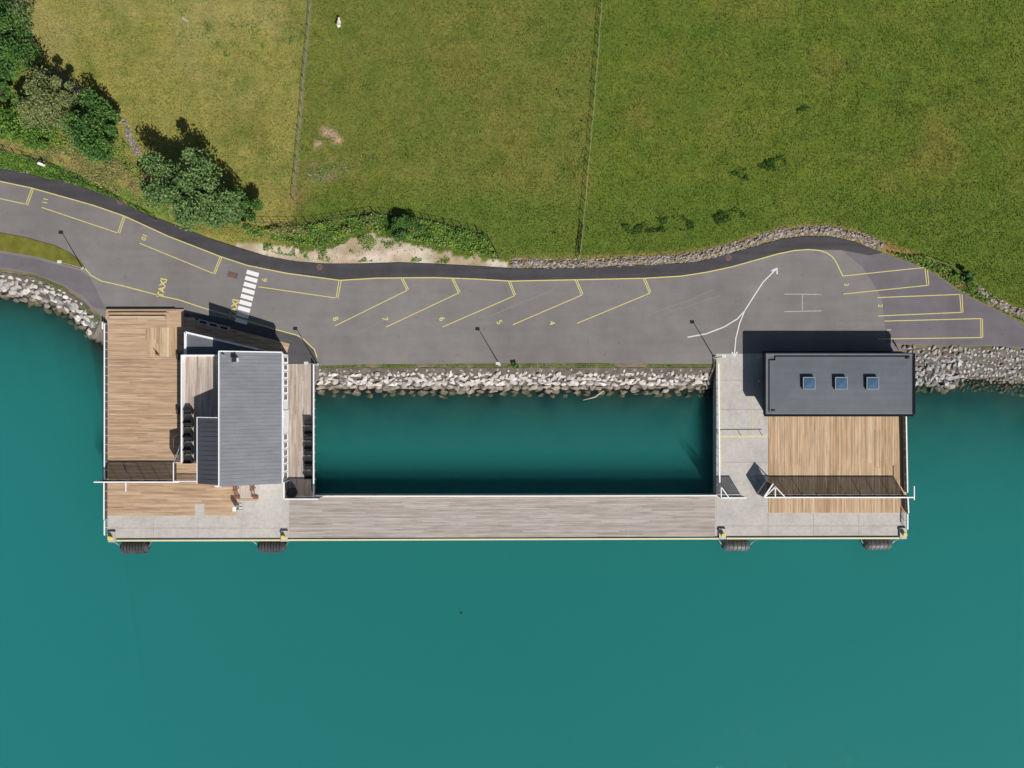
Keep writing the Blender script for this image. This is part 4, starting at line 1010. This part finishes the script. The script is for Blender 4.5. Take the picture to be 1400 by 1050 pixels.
tree('round_bush', 'dark bush tucked beside the largest tree on the gravel side', 329, 289, 3.6, 3.6, 5, 'leaf_dark', 5000, .36, TG, .1, 18, 6)
tree('broadleaf_tree', 'dense dark green tree between the olive tree and the largest tree', 133, 177, 5.6, 5.4, 7, 'leaf_dark', 12000, .42, TG, .12, 30, 7)
tree('broadleaf_tree', 'pale olive tree with thin crown on the field wall', 64, 138, 4.9, 4.5, 8, 'leaf_olive', 9000, .36, TG, .3, 40, 8)
tree('round_bush', 'bright green bush between the pale olive tree and the verge', 30, 168, 5.2, 4.4, 5, 'leaf_green', 9500, .4, TG, .1, 30, 9, extra=[(2.5, -2, .6)])
tree('broadleaf_tree', 'dark green tree growing where the field wall bends', 6, 55, 5.4, 6.0, 6.5, 'leaf_dark', 9500, .4, TG, .12, 30, 10)
tree('round_bush', 'dark bush by the field wall above the bright green bush', 2, 128, 2.4, 1.6, 4.0, 'leaf_dark', 2200, .36, TG, .1, 10, 12)
tree('round_bush', 'low round dark bush among the weeds behind the gravel bank', 553, 313, 2.6, 2.3, 2.6, 'leaf_dark', 4200, .3, TG, .05, 14, 13)
tree('round_bush', 'small dark bush at the top end of the weedy strip by bay two', 1322, 379, 1.6, 1.3, 1.8, 'leaf_dark', 1500, .28, TG, .05, 8, 14)
tree('round_bush', 'small leafy shrub growing at the road edge beside the riprap', 705, 500.5, .7, .9, 1.1, 'leaf_green', 420, .24, TG, .05, 6, 15)

def scatter(name, label, cat, poly, n, size, mat, hmax, seed, up=.5, thr=0.0, sc=2.5, parent=None):
    """low weeds within an outline given in photo pixels"""
    r = np.random.default_rng(seed); pp = np.array([tuple(TP(*q))[:2] for q in poly]); lo, hi = pp.min(0), pp.max(0)
    pts = r.uniform(lo, hi, (n * 5, 2)); pts = pts[inpoly(pts[:, 0], pts[:, 1], pp.tolist())]
    f = fbm(pts[:, 0] + seed * 7, pts[:, 1], sc, seed); pts = pts[f > thr][:n]; f = f[f > thr][:n]
    z = terr(pts[:, 0], pts[:, 1]) + hmax * np.clip((f - thr) / (0.75 - thr), .15, 1) * r.uniform(.15, 1, len(pts))
    return link(name, leaf_mesh(name, np.c_[pts, z], size, mat, up, seed), parent, label, cat, kind='stuff')
scatter('weeds', 'tangled green weeds between wire fence and gravel bank', 'weeds', [(340, 312), (420, 309), (470, 300), (515, 293), (560, 298), (610, 308), (662, 322), (682, 352), (640, 345), (590, 334), (540, 324), (500, 316), (468, 324), (440, 340), (400, 332), (340, 322)], 15000, .3, 'weed', 1.0, 21, thr=.2)
scatter('weeds', 'green weeds on the verge below the field wall trees', 'weeds', [(-40, 200), (0, 205), (40, 215), (90, 232), (150, 262), (190, 283), (215, 297), (170, 278), (120, 257), (70, 245), (0, 230), (-40, 225)], 7000, .28, 'leaf_green', .6, 22, thr=.25)
scatter('weeds', 'weedy strip between parking bays and the low field wall', 'weeds', [(1212, 345), (1262, 352), (1300, 368), (1338, 393), (1400, 432), (1440, 452), (1440, 465), (1400, 441), (1339, 411), (1312, 397), (1280, 374), (1248, 360)], 7000, .28, 'weed', .8, 23, thr=.25)
scatter('rushes', 'dark rush tufts in the pasture above the curved wall', 'rushes', [(850, 310), (900, 298), (1010, 285), (1020, 296), (960, 312), (860, 322)], 2200, .26, 'weed_dark', .6, 24, thr=.5, sc=1.6)
scatter('rushes', 'dark rush clump row in the middle of the large pasture', 'rushes', [(985, 238), (1030, 228), (1072, 212), (1076, 226), (1030, 246), (992, 250)], 1200, .26, 'weed_dark', .6, 25, thr=.5, sc=1.5)
scatter('rushes', 'two dark rush clumps high in the large pasture', 'rushes', [(1070, 145), (1095, 138), (1112, 126), (1126, 130), (1122, 145), (1090, 156)], 500, .24, 'weed_dark', .6, 26, thr=.52, sc=1.5)
scatter('rushes', 'sparse dark tufts beside the long pasture fence', 'rushes', [(770, 5), (815, 5), (800, 240), (765, 330), (740, 330)], 700, .24, 'weed_dark', .4, 27, thr=.68, sc=1.6)
scatter('moss', 'low moss and weeds along the asphalt edge above the riprap', 'weeds', [(440, 498), (700, 497.5), (970, 498), (970, 504), (700, 503), (440, 506)], 3500, .16, 'weed', .12, 28, thr=.42, sc=1.6)
scatter('moss', 'green plants between the stones of the shore path bank', 'weeds', [(40, 378), (86, 394), (112, 412), (140, 442), (138, 450), (100, 425), (60, 393), (40, 390)], 1300, .2, 'weed', .3, 29, thr=.55, sc=1.4)

scatter('undergrowth', 'yellow green undergrowth filling the gaps between the wall trees', 'undergrowth', [(-10, 95), (30, 90), (70, 150), (110, 130), (150, 170), (190, 215), (195, 250), (150, 215), (100, 215), (60, 205), (-10, 200)], 4500, .3, 'weed', .7, 41, thr=.42, sc=3)
scatter('undergrowth', 'tall dry grass tufts on the verge slope', 'undergrowth', [(0, 195), (80, 200), (150, 215), (200, 235), (205, 285), (150, 262), (90, 235), (0, 205)], 5000, .26, 'straw', .35, 42, thr=.45, sc=2)
scatter('weeds', 'scattered weeds sprouting on the gravel bank', 'weeds', [(330, 330), (400, 336), (470, 326), (510, 320), (560, 332), (640, 348), (690, 356), (690, 364), (560, 358), (450, 358), (370, 346)], 3500, .24, 'weed', .3, 43, thr=.6, sc=1.6)
scatter('weeds', 'pale dry tips standing out of the weeds behind the gravel bank', 'weeds', [(345, 312), (420, 310), (470, 302), (515, 295), (560, 300), (610, 310), (662, 324), (676, 348), (590, 330), (540, 320), (468, 320), (400, 328)], 5000, .24, 'straw', 1.3, 44, thr=.62, sc=2)
scatter('rushes', 'thin dark tufts dotted all over the large pasture', 'rushes', [(830, 0), (1400, 0), (1400, 400), (1210, 320), (1080, 300), (960, 330), (810, 345)], 4200, .22, 'weed_dark', .3, 45, thr=.66, sc=1.4)
scatter('rushes', 'rank green grass tufts in the yellowish pasture', 'rushes', [(230, 0), (420, 0), (415, 90), (330, 100), (240, 60)], 1500, .24, 'weed', .3, 46, thr=.62, sc=1.6)

# short grass standing all over the pasture
def turf(name, label, n, seed, lo, hi, lcol=1.0):
    r = np.random.default_rng(seed); x = r.uniform(lo[0], hi[0], n); y = r.uniform(lo[1], hi[1], n)
    keep = (y - north_y(x)) > 0.5; x, y = x[keep], y[keep]
    g = inpoly(x, y, GRAVEL); x, y = x[~g], y[~g]; n = len(x)
    c = landcol(x, y); z = terr(x, y); h = r.uniform(.08, .22, n) * (0.6 + 0.9 * fbm(x, y, 2.0, 3))
    a = r.uniform(0, 2 * math.pi, n); w = r.uniform(.05, .11, n)
    dx, dy = np.cos(a) * w, np.sin(a) * w; lx, ly = r.normal(0, .14, n), r.normal(0, .14, n)
    v = np.stack([np.c_[x - dx, y - dy, z], np.c_[x + dx, y + dy, z], np.c_[x + lx, y + ly, z + h]], 1).reshape(-1, 3)
    return link(name, np_mesh(name, v, np.arange(n * 3).reshape(n, 3), 'blade', np.repeat(c, 3, 0)), None, label, 'grass', kind='stuff')
turf('grass', 'short pasture grass covering the fields', 340000, 31, (-93, 5), (93, 69))

# ------------------------------------------------------------------ stone walls
def stone_wall(label, pts, width, n, s0, s1, hgt, mat='wallstone', seed=3):
    r = random.Random(seed); w = [Vector(tuple(TP(*p))[:2]) for p in pts]
    segs = [((b - a).length, a, b) for a, b in zip(w, w[1:])]; tot = sum(s[0] for s in segs)
    root = thing('stone_wall', label, 'stone wall', (w[0].x, w[0].y, float(terr(w[0].x, w[0].y))), 'low dry stone walls')
    lst = []
    for i in range(n):
        d = r.uniform(0, tot)
        for L, a, b in segs:
            if d <= L: break
            d -= L
        t = (b - a) / L; o = r.gauss(0, .3) * width; o = max(-width / 2, min(width / 2, o)); q = a + t * d + Vector((-t.y, t.x)) * o
        s = r.uniform(s0, s1); z = float(terr(q.x, q.y)) + hgt * (1 - abs(o) / (width / 2)) * r.uniform(.1, .9)
        lst.append((q.x, q.y, z, s * r.uniform(1, 1.6), s, s * .8, math.atan2(t.y, t.x) + r.uniform(-.5, .5), r.randrange(14)))
    lst.sort(key=lambda q: -q[3] * q[4])
    big = lst[:120]
    for x, y, z, sx, sy, sz, rz, i in big:
        o = link('stone', ROCKSETS[mat][i], root); o.matrix_parent_inverse = Matrix.Translation(root.location).inverted(); o.location = (x, y, z); o.scale = (sx, sy, sz); o.rotation_euler = (0, 0, rz)
    merged_stones(lst[120:], 'rubble', mat, root)
    return root
stone_wall('low retaining stone wall following the curved sidewalk below the pasture', [(700, 360), (760, 361.5), (830, 359.5), (900, 356), (945, 352), (975, 346), (1005, 338), (1035, 328), (1070, 319), (1100, 315), (1140, 316), (1172, 323), (1205, 337)], 1.6, 1900, .25, .6, .45)
stone_wall('overgrown field stone wall running between the trees', [(18, -8), (22, 15), (33, 27), (42, 50), (44, 62), (34, 78), (50, 92), (75, 105), (100, 118), (140, 148), (172, 168), (178, 190), (192, 212)], 1.3, 620, .2, .55, .3, seed=4)
stone_wall('pale stone wall above the weedy strip by bay one', [(1335, 394), (1352, 408), (1372, 420), (1400, 430), (1440, 446)], 1.3, 350, .3, .65, .45, seed=5)
stone_wall('thin line of kerb stones along the weedy verge', [(-20, 226), (10, 231), (40, 237)], .5, 160, .15, .3, .12, seed=6)
r = random.Random(9); lst = []
for (cx, cyy_, rad, n) in ((450, 186, 14, 40), (440, 238, 22, 150), (470, 232, 14, 40), (520, 215, 40, 25), (600, 345, 14, 30), (500, 345, 60, 80), (430, 348, 40, 40), (1335, 318, 60, 8), (700, 190, 110, 12), (30, 3, 10, 30), (45, 3, 8, 20)):
    for i in range(n):
        q = TP(cx + r.gauss(0, rad * .6), cyy_ + r.gauss(0, min(rad, 12) * .6)); s = r.uniform(.1, .28); lst.append((q.x, q.y, q.z + .04, s, s, s * .6, r.uniform(0, 6), r.randrange(14)))
o = merged_stones(lst, 'pebbles', 'wallstone', None); tag(o, 'small pale stones strewn over gravel bank and pasture', 'pebbles')
p = TP(253, 27); t = thing('flat_rock', 'long pale flat rock lying in the yellowish pasture', 'rock', p, world=False)
o = link('slab', HULLS[2].copy(), t); o.data.materials.append(M['dry_rock']); o.scale = (2.2, .8, .5); o.rotation_euler.z = math.radians(-42)

# ------------------------------------------------------------------ pasture fences
def field_fence(label, pts, gap=2.0, h=1.25, wm='wire', wt=.05):
    w = [TP(*p) for p in pts]
    t = thing('pasture_fence', label, 'fence', w[0], 'wire pasture fences')
    for a, b in zip(w, w[1:]):
        L = (b - a).length; n = max(1, round(L / gap)); prev = None
        for i in range(n + 1):
            q = a.lerp(b, i / n); q.z = float(terr(q.x, q.y)); q += Vector((random.uniform(-.05, .05), random.uniform(-.05, .05), 0))
            MB().cyl(q - Vector((0, 0, .3)), q + Vector((random.uniform(-.06, .06), random.uniform(-.06, .06), h)), .06, .055, 6).build('post', 'wood_pole', t)
            if prev is not None:
                for z, th in ((.35, .02), (.75, .02), (h - .1, wt)): MB().bar(prev + Vector((0, 0, z)), q + Vector((0, 0, z)), th, th).build('wire', wm, t)
            prev = q
    return t
field_fence('wire fence between the yellowish pasture and the middle pasture', [(428, -12), (424, 40), (417, 110), (411, 180), (406, 240), (402, 275)], 2.3)
field_fence('long wire fence between the middle pasture and the large pasture', [(823, -12), (817, 80), (811, 150), (803, 240), (797, 310), (791, 356)], 2.0)
field_fence('post fence along the weeds behind the gravel bank', [(350, 306), (420, 306), (470, 299), (512, 292), (560, 297), (610, 307), (655, 318), (672, 332), (684, 356)], 1.4, 1.35, 'dark_steel', .03)
field_fence('dark wire fence on the verge below the field wall trees', [(-20, 196), (20, 210), (60, 222), (110, 248), (150, 268), (190, 288), (215, 302)], 1.8, 1.1, 'dark_steel', .04)
field_fence('thin wire fence above the weedy strip by bay three', [(1262, 352), (1300, 365), (1318, 378), (1336, 393)], 2.5, .8)
# braces of the fence end in the pasture
t = thing('field_gate', 'narrow wooden gate at the road end of the long pasture fence', 'gate', TP(793, 340))
a = TP(797.5, 310); b = TP(791.5, 350)
for z in (.3, .7, 1.15): MB().bar(a + Vector((.12, 0, z)), b + Vector((.12, 0, z)), .06, .08).build('rail', 'wood_pole', t)
MB().bar(a + Vector((.12, 0, .3)), b.lerp(a, .5) + Vector((.12, 0, 1.15)), .06, .06).build('brace', 'wood_pole', t); MB().bar(b + Vector((.12, 0, .3)), b.lerp(a, .5) + Vector((.12, 0, 1.15)), .06, .06).build('brace', 'wood_pole', t)
p = TP(60, 226.5); t = thing('utility_box', 'small white utility cabinet in the verge weeds', 'cabinet', p, world=False); t.rotation_euler.z = math.radians(-20)
MB().box(-.36, .36, -.18, .18, -.2, 1.0).build('cabinet', 'white', t); MB().box(-.4, .4, -.22, .22, 1.0, 1.06).build('lid', 'white', t); MB().box(.2, .28, -.21, -.18, .5, .7).build('handle', 'dark_steel', t)

# ------------------------------------------------------------------ sheep, driftwood
def sheep(loc, rz):
    sk = bpy.data.meshes.new('sheep'); bm = bmesh.new()
    pts = [((-.62, 0, .42), .20), ((-.38, 0, .46), .33), ((0, 0, .48), .36), ((.35, 0, .48), .30), ((.56, 0, .62), .16), ((.72, 0, .74), .13), ((.92, 0, .66), .085)]
    legs = [(1, (-.42, .2, .22), (-.4, .2, .02)), (1, (-.42, -.2, .22), (-.4, -.2, .02)), (3, (.36, .18, .22), (.38, .18, .02)), (3, (.36, -.18, .22), (.38, -.18, .02))]
    ears = [(5, (.7, .12, .8), (.66, .22, .78)), (5, (.7, -.12, .8), (.66, -.22, .78))]
    vs = [bm.verts.new(p) for p, r in pts]; rad = [r for p, r in pts]
    for a, b in zip(vs, vs[1:]): bm.edges.new((a, b))
    for k, a, b in legs + ears:
        e = (k, a, b) in ears; va = bm.verts.new(a); vb = bm.verts.new(b); rad += [.05 if e else .075, .03 if e else .045]
        bm.edges.new((vs[k], va)); bm.edges.new((va, vb))
    tv = bm.verts.new((-.76, 0, .34)); rad.append(.06); bm.edges.new((vs[0], tv))
    bm.to_mesh(sk); bm.free()
    o = bpy.data.objects.new('sheep', sk); col.objects.link(o)
    md = o.modifiers.new('skin', 'SKIN'); ld = sk.skin_vertices[0].data
    for i, r in enumerate(rad): ld[i].radius = (r, r); ld[i].use_root = (i == 2)
    o.modifiers.new('sub', 'SUBSURF').levels = 2; o.modifiers['sub'].render_levels = 2
    dg = bpy.context.evaluated_depsgraph_get(); me = bpy.data.meshes.new_from_object(o.evaluated_get(dg)); bpy.data.objects.remove(o)
    me.materials.clear(); me.materials.append(M['fleece']); me.polygons.foreach_set('use_smooth', [True] * len(me.polygons))
    s = link('sheep', me, None, 'cream white sheep standing alone in the middle pasture', 'sheep'); s.location = loc; s.rotation_euler.z = rz
    return s
sheep(TP(464, 33.5), math.radians(82))
p = P(797, 547, WZ); q = P(825, 534, WZ); m = (p + q) / 2 + Vector((.25, -.3, 0))
t = thing('driftwood_log', 'curved bleached driftwood log floating off the riprap bank', 'driftwood', m)
pts = [p + Vector((0, 0, .06)), p.lerp(m, .55) + Vector((0, 0, .1)), m + Vector((0, 0, .12)), m.lerp(q, .5) + Vector((0, 0, .14)), q + Vector((0, 0, .2))]
mb = MB()
for i, (a, b) in enumerate(zip(pts, pts[1:])): mb.cyl(a, b, (.04, .08, .11, .12)[i], (.08, .11, .12, .1)[i], 8)
mb.build('trunk', 'driftwood', t); MB().cyl(pts[3], pts[3] + Vector((.06, .16, .1)), .04, .02, 6).build('branch', 'driftwood', t)
p = P(630.5, 838, WZ); t = thing('mooring_buoy', 'tiny dark buoy floating alone on the open water', 'buoy', p, world=False)
MB().cyl((0, 0, -.15), (0, 0, .2), .2, .15, 10).build('float', 'dark_steel', t); MB().cyl((0, 0, .2), (0, 0, .5), .04, .04, 6).build('stick', 'dark_steel', t)

for o in bpy.data.objects:
    if '_w' in o: del o['_w']
